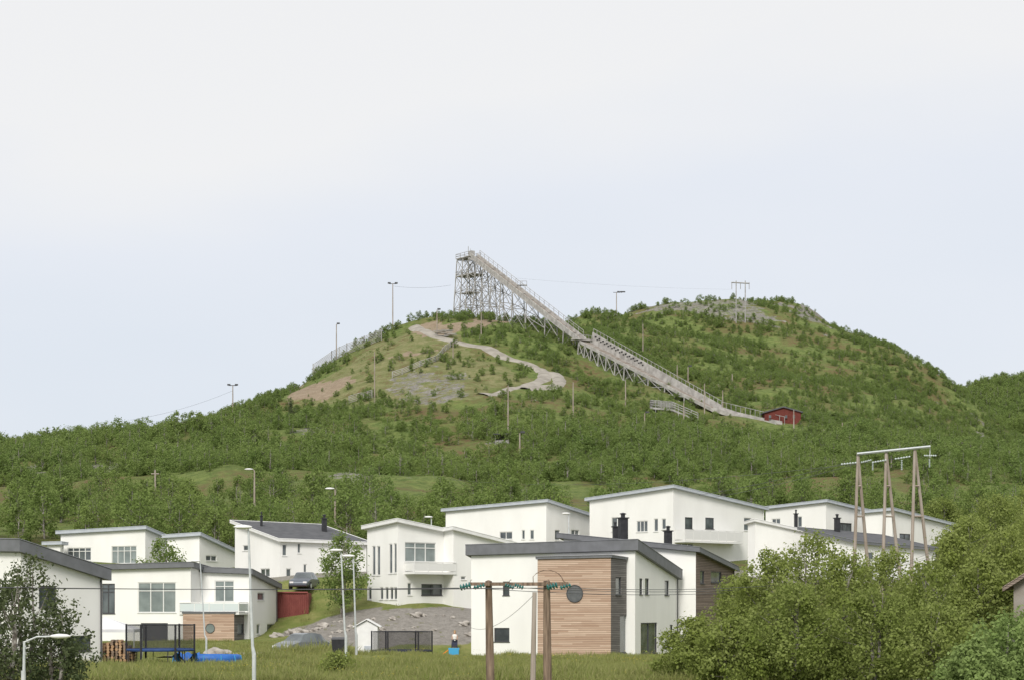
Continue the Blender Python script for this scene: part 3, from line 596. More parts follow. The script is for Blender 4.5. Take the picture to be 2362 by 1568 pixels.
# ------------------------------------------------------------ street lamps
def street_lamp(u,vt,d,side,label,sc=1.0,mt=None,base_u=None,arml=1.0,hs=1.0):
    x=K(base_u if base_u else u)*d; p=np.array([x,d,float(H(x,d))]); o=top('street_lamp',label,'street lamp',p,group='street lamps')
    tp=np.array([K(u)*d,d,Z(vt,d)]); g=G(); g.tube([p-[0,0,.2],p+[0,0,1.2],p+(tp-p)*.25,tp],[0.10*sc,0.10*sc,0.075*sc,0.05*sc],10)
    e=tp+np.array([side*arml,-0.1,0.18]); g.tube([tp,tp+np.array([side*arml*.4,0,0.16]),e],[0.04*sc]*3,6); g.obj('pole',[mt or M_galv],o)
    g=G(); c=e+np.array([side*0.15,0,0]); N=10; rings=[]
    for t,rx,rz in((-.38,.02,.02),(-.3,.12,.06),(-.05,.17,.10),(.25,.15,.08),(.4,.04,.02)):
        rings.append([c+np.array([t*side,rx*math.cos(a),rz*math.sin(a)])*hs+0*c if False else c+np.array([t*side,rx*math.cos(a),rz*math.sin(a)])*hs for a in [2*math.pi*i/N for i in range(N)]])
    v=[q for r_ in rings for q in r_]; g.add(v,[(i*N+j,i*N+(j+1)%N,(i+1)*N+(j+1)%N,(i+1)*N+j) for i in range(4) for j in range(N)]); g.obj('lamp_head',[M_fwhite],o,smooth=True)
street_lamp(573,1225,80,-1,'tall galvanised street lamp at the meadow edge',.85,base_u=586,arml=.05,hs=.95)
street_lamp(787,1275,120,-1,'galvanised street lamp beside the gravel road',.85,base_u=798,arml=.15)
street_lamp(815,1288,122,-1,'galvanised street lamp beside the gravel road',.85,base_u=822,arml=.12)
street_lamp(462,1300,118,-1,'slim pale street lamp by the clad house',0.6,base_u=476,arml=.1,hs=.7)
street_lamp(56,1480,60,1,'low street lamp with long curved arm by the tree',.7,base_u=54,arml=.95,hs=.8)
street_lamp(587,1085,240,-1,'wooden street lamp among birches',1.6,mt=M_pole2,arml=.5,hs=1.3)
street_lamp(773,1130,214,-1,'wooden street lamp among birches',1.7,mt=M_pole2,arml=.4,hs=1.3)
street_lamp(995,1196,182,-1,'slim street lamp between white houses',1.0,arml=.1)
street_lamp(1312,1188,180,-1,'slim street lamp between white houses',1.0,arml=.1)
# ------------------------------------------------------------ foreground pole frame
d=60; o=top('power_line_frame','two cracked wooden poles with crossarm and teal glass insulators','power pylon',(K(1196)*d,d,0))
for u,ub in((1127,1133),(1261,1264)):
    g=G(); pts=[(K(ub)*d,d,-.3),(K((u+ub)/2)*d,d,1.6),(K(u)*d,d,Z(1340,d))]; g.tube(pts,[0.135,0.125,0.10],12); g.tube([pts[-1],(pts[-1][0],d,pts[-1][2]+.04)],[0.115,0.02],12); g.obj('pole',[M_pole],o)
g=G(); zc=Z(1346,d); g.box((K(1197)*d,d-.19,zc),(K(1312)*d-K(1085)*d,0.09,0.10)); g.box((K(1197)*d,d+.19,zc),(K(1290)*d-K(1105)*d,0.08,0.10))
for u in(1131,1262): g.tube([(K(u)*d,d-.26,zc),(K(u)*d,d+.26,zc)],0.02,6)
for u in(1085,1175,1262):
    x=K(u)*d; g.tube([(x,d-.2,zc+.05),(x+.02,d-.2,zc+.12),(x+.06,d-.2,zc+.12)],0.012,5)
g.tube([(K(1230)*d,d-.2,zc)]+[(K(1262+38*math.cos(a))*d,d-.2,zc+0.42*math.sin(a)) for a in np.linspace(2.6,0.2,9)]+[(K(1312)*d,d-.2,zc)],0.012,5)
g.obj('crossarm',[M_pole],o)
def insul(par,a,b,mt,n_=5,r=0.085):
    a=np.array(a);b=np.array(b); g=G(); pts=[];rad=[]
    for i in range(n_):
        for t,q in((0,.3),(.25,1),(.5,.85),(.75,.3)): pts.append(a+(b-a)*((i+t)/n_)); rad.append(r*q)
    g.tube(pts,rad,10); g.obj('insulator',[mt],par)
ends=[]
for u,l in((1086,-1),(1118,-1),(1165,1),(1187,1),(1285,-1),(1316,-1)):
    x=K(u)*d; e_=(x+(-.34 if l<0 else .28),d-.36,zc-.12)
    insul(o,(x,d-.28,zc-.03),e_,M_ins,4,.105 if u in(1086,1285) else .07); ends.append(e_)
g=G(); d2=66; g.tube([(K(1228)*d2,d2,-.3),(K(1233)*d2,d2,Z(1365,d2))],[0.10,0.07],8); g.obj('utility_pole',[M_pole2],label='thin leaning wooden pole behind the crossarm frame',cat='utility pole')
def cable(a,b,sag,r,label='thin sagging overhead cable',n_=24):
    a=np.array(a,float);b=np.array(b,float); g=G(); g.tube([a+(b-a)*t-np.array([0,0,4*sag*t*(1-t)]) for t in np.linspace(0,1,n_)],r,4); g.obj('overhead_cable',[M_frd],label=label,cat='cable',group='overhead power cables')
for i,e in enumerate(ends[::2]): cable(e,(-60,20+i*4,6.5),1.0,0.009)
for i,e in enumerate(ends[1::2]): cable(e,(K(2150)*140+i*2,140,7+0.6*i),1.2,0.010)
cable((K(1232)*d2,d2,Z(1370,d2)),(K(1085)*120,120,1.9),.5,0.01)
cable(tuple(P(906,660,530)),tuple(P(1040,658,530)),.6,0.022); cable(tuple(P(1190,642,520)),tuple(P(1690,668,700)),.6,0.012)
cable(tuple(P(300,968,440)),tuple(P(537,900,470)),.8,0.02)
# ------------------------------------------------------------ large three-leg frame
d=150; zb=float(H(K(2045)*d,d)); o=top('power_line_frame','three-legged wooden power line frame with steel crossbar','power pylon',(K(2045)*d,d,zb))
for ut,ub1,ub2,vt in((1979,1972,1998,1045),(2044,2038,2068,1038),(2110,2104,2136,1030)):
    g=G(); t=np.array(P(ut,vt,d))
    for ub,dy in((ub1,-.6),(ub2,.6)): g.tube([t,(K(ub)*(d+dy),d+dy,Z(1262,d)),(K(ub+(ub-ut)*1.0)*(d+dy),d+dy,zb-.5)],[0.10,0.13,0.16],8)
    for vv in(1120,1190):
        f=(vv-vt)/(1262-vt); g.beam(P(ut+(ub1-ut)*f,vv,d),P(ut+(ub2-ut)*f,vv,d),0.1)
    g.obj('pole',[M_pole2],o,label='A-shaped pair of wooden poles')
g=G(); g.beam(P(1977,1046,d-.2),P(2146,1029,d-.2),0.14); g.beam(P(1977,1046,d+.2),P(2146,1029,d+.2),0.14); g.tube([P(2145,1028,d),P(2145,1055,d)],0.03,5); g.obj('crossbar',[M_galv],o)
for (a,b) in (((1976,1066),(1938,1070)),((2010,1060),(1985,1066)),((2045,1060),(2010,1066)),((2100,1052),(2062,1058)),((2160,1050),(2130,1050)),((2080,1060),(2080,1085)),((2013,1065),(2013,1085)),((2144,1058),(2144,1078))):
    insul(o,P(*a,d-.3),P(*b,d-.3),M_insw,6,0.08)
for a,b in ((P(1938,1070,d),P(1250,1150,260)),(P(1985,1066,d),P(1300,1160,260)),(P(2062,1058,d),P(1000,1100,300))): cable(a,b,1.5,0.014)
# ------------------------------------------------------------ hill small things
p=hit(1804,974); dd=p[1]; o=top('cabin','small red cabin with dark pitched roof among birches','cabin',p)
x0,x1=K(1764)*dd,K(1846)*dd; xm=K(1806)*dd; zb=p[2]-.5; ze=Z(951,dd); zt=Z(940,dd); wdp=5
g=G(); g.add([(x0,dd,zb),(x1,dd-1,zb),(x1,dd-1,ze),(xm,dd-.5,zt),(x0,dd,ze),(x0,dd+wdp,zb),(x1,dd+wdp-1,zb),(x1,dd+wdp-1,ze),(xm,dd+wdp-.5,zt),(x0,dd+wdp,ze)],[(0,1,2,3,4),(1,6,7,2),(6,5,9,8,7),(5,0,4,9)]); g.obj('wall',[M_red],o)
g=G()
for a,b in(((x0-.4,dd-.4,ze-.15),(xm,dd-.9,zt+.05)),((xm,dd-.9,zt+.05),(x1+.4,dd-1.4,ze-.15))):
    a=np.array(a);b=np.array(b);bk=np.array([0,wdp+.8,0]); g.hexa([a,b,b+bk,a+bk,a+up*.28,b+up*.28,b+bk+up*.28,a+bk+up*.28])
g.obj('roof',[M_roof],o)
M_redf=mat('red_window_frame',(0.24,0.09,0.07),rough=.8)
for u in(1775,1812,1830):
    g=G(); g.box((K(u)*dd,dd-.85,Z(961,dd)),(0.6,0.12,0.75)); w_=g.obj('window',[M_redf],o); g=G(); g.box((K(u)*dd,dd-.93,Z(961,dd)),(0.48,0.06,0.62)); g.obj('pane',[M_glass],w_)
p=hit(1158,1024); dd=p[1]; o=top('hut','small open wooden hut on a rocky ledge','hut',p); g=G()
for a in(-1.2,1.2):
    for b in(0,2): g.beam((p[0]+a,dd+b,p[2]-.4),(p[0]+a,dd+b,p[2]+1.5),.14)
g.box((p[0],dd+2.1,p[2]+.7),(2.5,.1,1.6)); g.box((p[0]-1.25,dd+1,p[2]+.7),(.1,2,1.6)); g.box((p[0],dd+.02,p[2]+.35),(2.3,.1,.7)); g.obj('wall',[M_wood],o)
g=G(); g.hexa([(p[0]-1.6,dd-.5,p[2]+1.7),(p[0]+1.6,dd-.5,p[2]+1.7),(p[0]+1.6,dd+2.5,p[2]+1.4),(p[0]-1.6,dd+2.5,p[2]+1.4),(p[0]-1.6,dd-.5,p[2]+1.85),(p[0]+1.6,dd-.5,p[2]+1.85),(p[0]+1.6,dd+2.5,p[2]+1.55),(p[0]-1.6,dd+2.5,p[2]+1.55)]); g.obj('roof',[M_roof],o)
FEN=[]
def fence(uvs,hgt,label):
    pts=[hit(u,v) for u,v in uvs]; g=G()
    for a,b in zip(pts[:-1],pts[1:]):
        FEN.append((a,b)); Lg=np.linalg.norm((b-a)[:2]); n_=max(1,int(Lg/2.4)); prev=None
        for i in range(n_+1):
            q=a+(b-a)*i/n_; q[2]=float(H(q[0],q[1])); g.beam(q-up*.3,q+up*hgt,.14)
            if prev is not None:
                for zz in np.arange(.3,hgt+.01,.36): g.beam(prev+up*zz,q+up*zz,.10)
            prev=q
    g.obj('fence',[M_woodl],label=label,cat='fence',group='snow fences on the hill')
fence([(722,848),(765,836),(800,820),(840,803),(880,786)],3.1,'weathered slatted snow fence along the hill ridge')
fence([(905,872),(950,855),(1005,835),(1022,815),(1045,795)],1.5,'thin grey snow fence crossing the hill slope')
fence([(805,932),(830,924),(858,918)],1.8,'short leaning snow fence on the slope')
p=hit(1028,778); g=G()
for i in range(14): 
    a=random.uniform(-.5,.5); c_=p+np.array([random.uniform(-1.6,1.6),random.uniform(-.8,.8),.2+.12*i]); g.box(c_,(3.2,.35,.1),a)
g.obj('timber_stack',[M_woodl],label='untidy stack of weathered planks beside the track',cat='timber stack')
# ------------------------------------------------------------ garden things
def trampoline(u,d,w,hh,label,pad):
    x=K(u)*d; z=float(H(x,d)); o=top('trampoline',label,'trampoline',(x,d,z),group='garden trampolines'); r_=w/2
    g=G(); N=28; ring=[(x+r_*math.cos(a),d+r_*math.sin(a),z+.8) for a in np.linspace(0,2*math.pi,N+1)]; g.tube(ring,0.08,6); g.obj('pad',[pad],o)
    g=G(); g.add([(q[0]*.96+x*.04,q[1]*.96+d*.04,z+.79) for q in ring[:-1]],[tuple(range(N))]); g.obj('mat',[M_black],o)
    g=G()
    for i in range(4):
        a=i*math.pi/2+.4; b=a+.6; p1=(x+r_*math.cos(a),d+r_*math.sin(a)); p2=(x+r_*math.cos(b),d+r_*math.sin(b)); g.tube([(*p1,z+.8),(*p1,z+.03),(*p2,z+.03),(*p2,z+.8)],0.03,6)
    g.obj('leg_frame',[M_black],o)
    g=G()
    for i in range(6):
        a=i*math.pi/3+.1; q=(x+r_*1.04*math.cos(a),d+r_*1.04*math.sin(a)); g.tube([(*q,z+.3),(*q,z+hh)],0.06,6)
    ring2=[(x+r_*math.cos(a),d+r_*math.sin(a),z+hh-.05) for a in np.linspace(0,2*math.pi,N+1)]; g.tube(ring2,0.025,5); g.obj('net_post',[M_black],o)
    g=G(); v_=[q for q in ring[:-1]]+[(q[0],q[1],z+hh-.05) for q in ring2[:-1]]; g.add(v_,[(i,(i+1)%N,N+(i+1)%N,N+i) for i in range(N)]); g.obj('net',[M_net],o)
trampoline(927,134,3.9,2.15,'round trampoline with black safety net on the grass',M_short)
trampoline(370,108,3.5,2.2,'trampoline with blue pad and tall black net',M_navy)
x=K(478)*113; z=float(H(x,113)); o=top('paddling_pool','round blue above-ground pool on the lawn','pool',(x,113,z)); g=G(); N=24
rg=[[(x+rr*math.cos(a),113+rr*.7*math.sin(a),z+zz) for a in [2*math.pi*i/N for i in range(N)]] for rr,zz in((1.85,0),(1.95,.2),(1.88,.42),(1.78,.45),(1.75,.32))]
g.add([q for r_ in rg for q in r_],[(i*N+j,i*N+(j+1)%N,(i+1)*N+(j+1)%N,(i+1)*N+j) for i in range(4) for j in range(N)]); g.obj('liner',[M_blue],o,smooth=True)
g=G(); g.add([(x+1.76*math.cos(a),113+1.2*math.sin(a),z+.34) for a in [2*math.pi*i/N for i in range(N)]],[tuple(range(N))]); g.obj('water_surface',[M_lblue],o)
g=G()
for i in range(12): 
    a=2*math.pi*i/12; g.tube([(x+1.97*math.cos(a),113+1.38*math.sin(a),z),(x+1.9*math.cos(a),113+1.33*math.sin(a),z+.42)],.03,5)
g.obj('support',[M_lblue],o)
g=G(); cx=K(430)*112; gv_=[];n1=10
for i in range(n1):
    for j in range(n1): gv_.append((cx-0.7+1.4*i/(n1-1),111.2+1.2*j/(n1-1),float(H(cx,111))+.1+.25*math.sin(i*.9)*math.cos(j*.7)+.25+random.uniform(-.05,.05)))
g.add(gv_,[(i*n1+j,(i+1)*n1+j,(i+1)*n1+j+1,i*n1+j+1) for i in range(n1-1) for j in range(n1-1)]); g.obj('tarpaulin',[M_blue],label='crumpled blue tarpaulin on the lawn',cat='tarpaulin')
x=K(272)*109; z=float(H(x,109)); g=G()
for i in range(9):
    for j in range(9-int(abs(i-4)*.9)):
        g.tube([(x-0.9+i*.22+random.uniform(-.03,.03),108.6,z+.1+j*.15),(x-0.9+i*.22,109.3,z+.1+j*.15)],.085,7,random.choice([0,1]))
g.obj('firewood_pile',[M_tan,M_pole],label='heap of split firewood beside a timber rack',cat='firewood')
o=top('pergola','unpainted timber terrace frame against the house','pergola',(K(235)*110,110,0)); g=G()
for u in(172,205,240,262,290): g.beam((K(u)*110,110,-.1),(K(u)*110,110,1.1 if u<250 else 1.0),.14)
for z_ in(.55,.8,1.05): g.box((K(231)*110,109.9,z_),(K(290)*110-K(170)*110,.05,.16))
g.box((K(225)*110,111,.42),(2.6,2.2,.1)); g.hexa([(K(252)*109.8,109.8,-.1),(K(290)*109.8,109.8,-.1),(K(290)*110,110,-.1),(K(252)*110,110,-.1),(K(240)*109.8,109.8,1.15),(K(262)*109.8,109.8,1.15),(K(262)*110,110,1.15),(K(240)*110,110,1.15)]); g.obj('frame',[M_tan],o)
x=K(262)*118; o=top('gazebo','white fabric garden gazebo beside the terrace','gazebo',(x,118,0)); g=G()
zt=Z(1422,118); ze=Z(1450,118); c0=(x-.5,118,zt)
cr=[(x-1.5,117,ze),(x+1.4,117,ze),(x+1.4,119.6,ze),(x-1.5,119.6,ze)]
g.add([c0]+cr+[(a,b,c-.18) for a,b,c in cr],[(0,1,2),(0,2,3),(0,3,4),(0,4,1),(1,5,6,2),(2,6,7,3),(3,7,8,4),(4,8,5,1)]); g.obj('canopy',[M_cloth],o)
g=G(); [g.tube([(a,b,-.1),(a,b,c)],.03,6) for a,b,c in cr]; g.obj('leg',[M_galv],o)
d=138.5; x=K(846)*d; z=float(H(x,d)); o=top('playhouse','small white garden playhouse with pitched roof','playhouse',(x,d,z)); g=G()
hw=.75; ze=Z(1443,d); zt=Z(1429,d); g.add([(x-hw,d,z-.1),(x+hw,d,z-.1),(x+hw,d,ze),(x,d,zt-.05),(x-hw,d,ze),(x-hw,d+1.6,z-.1),(x+hw,d+1.6,z-.1),(x+hw,d+1.6,ze),(x,d+1.6,zt-.05),(x-hw,d+1.6,ze)],[(0,1,2,3,4),(1,6,7,2),(6,5,9,8,7),(5,0,4,9)]); g.obj('wall',[M_fwhite],o)
g=G()
for s in(-1,1):
    a=np.array([x+s*(hw+.22),d-.15,ze-.1]);b=np.array([x,d-.15,zt+.02]); bk=np.array([0,1.9,0])
    if s>0:a,b=b,a
    g.hexa([a,b,b+bk,a+bk,a+up*.07,b+up*.07,b+bk+up*.07,a+bk+up*.07])
g.obj('roof',[M_fwhite],o); g=G(); g.box((x+.1,d-.02,z+.6),(.55,.05,1.15)); g.obj('door',[M_flight],o)
for u in(776,789):
    d=122; x=K(u)*d; z=float(H(x,d)); o=top('wheelie_bin','dark plastic wheelie bin beside the road','bin',(x,d,z),group='wheelie bins'); g=G()
    g.hexa([(x-.2,d-.25,z),(x+.2,d-.25,z),(x+.2,d+.2,z),(x-.2,d+.2,z),(x-.28,d-.33,z+.95),(x+.28,d-.33,z+.95),(x+.28,d+.3,z+.95),(x-.28,d+.3,z+.95)]); g.obj('bin_body',[M_black],o)
    g=G(); g.hexa([(x-.3,d-.36,z+.955),(x+.3,d-.36,z+.955),(x+.3,d+.34,z+.955),(x-.3,d+.34,z+.955),(x-.27,d-.3,z+1.05),(x+.27,d-.3,z+1.05),(x+.27,d+.3,z+1.1),(x-.27,d+.3,z+1.1)]); g.obj('lid',[M_frd],o)
    for s in(-1,1): g=G(); g.tube([(x+s*.2,d+.28,z+.1),(x+s*.26,d+.28,z+.1)],.1,10); g.obj('wheel',[M_tyre],o)
d=128; x=K(1047)*d; z=float(H(x,d)); o=top('toy_slide','small blue plastic play stand with orange slide','toy slide',(x,d,z)); g=G()
for s in(-.28,.28):
    for t in(-.2,.2): g.box((x+s,d+t,z+.28),(.08,.08,.56))
g.box((x,d,z+.5),(.7,.5,.1)); g.box((x,d-.24,z+.32),(.62,.05,.4)); g.obj('stand',[M_lblue],o)
g=G(); g.hexa([(x-.85,d-.15,z+.02),(x-.3,d-.15,z+.45),(x-.3,d+.15,z+.45),(x-.85,d+.15,z+.02),(x-.9,d-.15,z+.06),(x-.3,d-.15,z+.51),(x-.3,d+.15,z+.51),(x-.9,d+.15,z+.06)]); g.obj('slide',[M_orange],o)
d=158; x0,x1=K(640)*d,K(710)*d; z=float(H((x0+x1)/2,d)); z1=Z(1366,d); o=top('shipping_container','rust red corrugated storage container on the bank','container',((x0+x1)/2,d,z)); g=G(); n_=16; v_=[]
for i in range(n_*2+1):
    xx=x0+(x1-x0)*i/(n_*2); off=.05 if i%2 else 0; v_+= [(xx,d+off,z-.4),(xx,d+off,z1)]
g.add(v_,[(2*i,2*i+2,2*i+3,2*i+1) for i in range(n_*2)]); g.box(((x0+x1)/2,d+1.6,(z-.4+z1)/2),(x1-x0-.02,3,z1-z+.4-.02)); g.obj('container_body',[M_redc],o)
g=G(); g.beam((x0,d-.03,z1),(x1,d-.03,z1),.12); g.beam((x0,d-.03,z-.3),(x0,d-.03,z1),.12); g.beam((x1,d-.03,z-.3),(x1,d-.03,z1),.12); g.obj('corner_frame',[M_redc],o)
def boulder(u,v,d,r_,sq=.7):
    x=K(u)*d; z=float(H(x,d))
    bm=bmesh.new(); bmesh.ops.create_icosphere(bm,subdivisions=3,radius=1); sd=random.random()*50
    for q in bm.verts:
        c=q.co; k_=1+.3*math.sin(c.x*3+sd)*math.cos(c.y*2.7+sd*2)+.2*math.sin(c.z*5+sd*3+c.x*4)+.08*math.sin(c.x*11+c.z*9+sd); q.co=Vector((c.x*r_*1.2*k_,c.y*r_*k_,c.z*r_*sq*k_))
    vs=[(q.co.x+x,q.co.y+d,q.co.z+z+r_*.1) for q in bm.verts]; fs=[tuple(a.index for a in f.verts) for f in bm.faces]; bm.free()
    mesh('boulder',vs,fs,M_rock,label='pale angular granite boulder on the bank',cat='boulder',group='boulders on the bank')
for u,v,d,r_ in [(665,1470,142,.55),(500,1490,122,.6),(520,1480,124,.4),(690,1440,152,.5),(672,1435,153,.35),(640,1455,151,.4),(745,1425,153,.4),(725,1430,152,.3),(905,1425,152,.3),(960,1420,152.5,.38),(1070,1425,151,.35),(880,1440,150,.22),(1080,1440,149,.3),(785,1430,150,.22)]: boulder(u,v,d,r_)
for i in range(22): boulder(random.uniform(680,1085),0,random.uniform(148,154),random.uniform(.08,.2))
def car(x,y,rot,paint,label):
    z=float(H(x,y)); o=top('parked_car',label,'car',(x,y,z),group='parked cars')
    st=[(-2.1,.35,.62,.66,.70,.60),(-2.0,.25,.70,.84,.82,.66),(-1.55,.22,.85,.98,.86,.64),(-1.15,.22,.88,1.36,.87,.60),(-.6,.22,.88,1.45,.87,.60),(0,.22,.88,1.46,.87,.60),(.45,.22,.88,1.38,.87,.60),(1.05,.22,.88,.95,.87,.66),(1.75,.24,.72,.80,.84,.62),(2.05,.3,.58,.62,.76,.60),(2.1,.38,.5,.52,.70,.55)]
    co,si=math.cos(rot),math.sin(rot); T=lambda a,b,c:(x+a*co-b*si,y+a*si+b*co,z+c)
    rings=[]
    for sx,zl,zb_,zr_,hb,hr in st: rings.append([T(sx,-hb*.92,zl),T(sx,-hb,zl+.15),T(sx,-hb,zb_),T(sx,-hr,zr_),T(sx,hr,zr_),T(sx,hb,zb_),T(sx,hb,zl+.15),T(sx,hb*.92,zl)])
    v_=[q for r_ in rings for q in r_]; fb=[];fw=[]
    for i in range(len(st)-1):
        for j in range(8):
            f=(i*8+j,(i+1)*8+j,(i+1)*8+(j+1)%8,i*8+(j+1)%8)
            glass=(j in(2,4) and 2<=i<=6) or (j==3 and i in(2,6))
            (fw if glass else fb).append(f)
    fb+=[tuple(range(8)),tuple((len(st)-1)*8+j for j in range(8))[::-1]]
    mesh('car_body',v_,fb,paint,o); mesh('window',v_,fw,M_glass,o)
    for sx in(-1.3,1.35):
        for s in(-1,1):
            g=G(); g.tube([T(sx,s*.70,.32),T(sx,s*.90,.32)],.32,16); w_=g.obj('wheel',[M_tyre],o); g=G(); g.tube([T(sx,s*.88,.32),T(sx,s*.915,.32)],.2,12); g.obj('rim',[M_galv],w_)
    for s in(-1,1):
        g=G(); g.box(T(2.03,s*.55,.6),(.12,.3,.14),rot); g.obj('headlight',[M_fwhite],o)
        g=G(); g.box(T(-2.02,s*.6,.72),(.1,.2,.2),rot); g.obj('tail_light',[M_red],o)
car(K(697)*132,132,math.radians(232),M_car,'silver hatchback parked on the gravel by tall grass')
car(K(702)*163,163,math.radians(262),M_car2,'grey car parked between white houses')
# person with stroller
d=146; x=K(1049)*d; z=float(H(x,d)); s=.86
o=top('person','person in pale top and dark shorts pushing a stroller','person',(x,d,z))
JT={'pel':(0,0,.95),'wai':(0,0,1.1),'che':(0,-.02,1.32),'nek':(0,-.03,1.48),'hd':(0,-.05,1.56),'ht':(0,-.06,1.72),
 'hl':(-.10,0,.90),'kl':(-.12,-.14,.50),'al':(-.11,-.02,.09),'fl':(-.12,-.2,.035),'hr':(.10,0,.90),'kr':(.11,.02,.48),'ar':(.11,.20,.12),'fr':(.12,.08,.035),
 'sl':(-.18,-.02,1.42),'el':(-.24,-.12,1.16),'wl':(-.20,-.36,1.06),'ml':(-.20,-.43,1.05),'sr':(.18,-.02,1.42),'er':(.24,-.12,1.16),'wr':(.20,-.36,1.06),'mr':(.20,-.43,1.05)}
RD={'pel':.13,'wai':.11,'che':.14,'nek':.05,'hd':.085,'ht':.075,'hl':.085,'kl':.055,'al':.035,'fl':.035,'hr':.085,'kr':.055,'ar':.035,'fr':.035,'sl':.05,'el':.036,'wl':.025,'ml':.035,'sr':.05,'er':.036,'wr':.025,'mr':.035}
ED=[('pel','wai'),('wai','che'),('che','nek'),('nek','hd'),('hd','ht'),('pel','hl'),('hl','kl'),('kl','al'),('al','fl'),('pel','hr'),('hr','kr'),('kr','ar'),('ar','fr'),('che','sl'),('sl','el'),('el','wl'),('wl','ml'),('che','sr'),('sr','er'),('er','wr'),('wr','mr')]
keys=list(JT); co_=[tuple(np.array(JT[k_])*s) for k_ in keys]; rad=[RD[k_]*s for k_ in keys]; ed=[(keys.index(a),keys.index(b)) for a,b in ED]
for side,m_ in((-1,'ml'),(1,'mr')):
    b0=np.array(JT[m_])
    for i in range(4):
        a=len(co_); q=b0+[(-.03+.02*i),-.03,0.01]; e=q+[0,-.04-.006*(i in(1,2)),-.01]; e2=e+[0,0.0,-.04]
        co_+= [tuple(q*s),tuple(e*s),tuple(e2*s)]; rad+=[.010*s,.009*s,.008*s]; ed+=[(keys.index(m_),a),(a,a+1),(a+1,a+2)]
    a=len(co_); q=b0+[-side*.045,-.01,0]; e=q+[-side*.02,-.035,-.01]; co_+=[tuple(q*s),tuple(e*s)]; rad+=[.011*s,.009*s]; ed+=[(keys.index(m_),a),(a,a+1)]
me_=bpy.data.meshes.new('body'); me_.from_pydata(co_,ed,[]); bo=link(bpy.data.objects.new('body',me_)); bo.parent=o; me_.materials.append(M_skin)
md=bo.modifiers.new('Skin','SKIN')
for i,sv in enumerate(me_.skin_vertices[0].data): sv.radius=(rad[i],rad[i]); sv.use_root=(i==0)
bo.modifiers.new('Sub','SUBSURF').levels=1
def loft(nm,rows,mt):
    g=G(); N=12; v_=[]
    for cx,cy,cz,rx,ry in rows: v_+=[(x+(cx+rx*math.cos(2*math.pi*i/N))*s,d+(cy+ry*math.sin(2*math.pi*i/N))*s,z+cz*s) for i in range(N)]
    g.add(v_,[(i*N+j,i*N+(j+1)%N,(i+1)*N+(j+1)%N,(i+1)*N+j) for i in range(len(rows)-1) for j in range(N)]); return g.obj(nm,[mt],o,smooth=True)
loft('shirt',[(0,0,.92,.18,.15),(0,0,1.08,.17,.14),(0,-.02,1.3,.22,.17),(0,-.02,1.42,.22,.14),(0,-.03,1.48,.08,.07)],M_shirt)
loft('shorts',[(-.10,-.05,.62,.10,.10),(-.10,-.01,.85,.125,.14),(-.06,0,1.0,.12,.14)],M_short); loft('shorts',[(.11,.01,.62,.10,.10),(.10,.0,.85,.125,.14),(.06,0,1.0,.12,.14)],M_short)
loft('hair',[(0,.03,1.50,.09,.06),(0,.02,1.62,.10,.09),(0,-.01,1.74,.09,.09),(0,-.04,1.80,.05,.05),(0,-.04,1.81,.01,.01)],M_hair)
so_=top('stroller','dark folding baby stroller on the gravel','stroller',(x-.1,d-.75,z)); g=G(); y_=d-.75
for a in(-.2,.2):
    g.tube([(x+a,y_+.38,z+.88),(x+a,y_,z+.5),(x+a,y_-.4,z+.1)],.02,6); g.tube([(x+a,y_-.1,z+.55),(x+a,y_+.3,z+.1)],.02,6)
g.tube([(x-.2,y_+.38,z+.88),(x+.2,y_+.38,z+.88)],.025,6); g.obj('frame',[M_black],so_)
g=G(); N=8; g.add([(x+a,y_+.1-.3*math.sin(t),z+.4+.28*math.cos(t)) for a in(-.2,.2) for t in np.linspace(-.2,1.5,N)],[(i,i+1,N+i+1,N+i) for i in range(N-1)]); g.box((x,y_,z+.36),(.38,.4,.08)); g.obj('seat',[M_short],so_)
for a in(-.22,.22):
    for b_2 in(-.4,.3): g=G(); g.tube([(x+a-.02,y_+b_2,z+.1),(x+a+.02,y_+b_2,z+.1)],.1,12); g.obj('wheel',[M_tyre],so_)
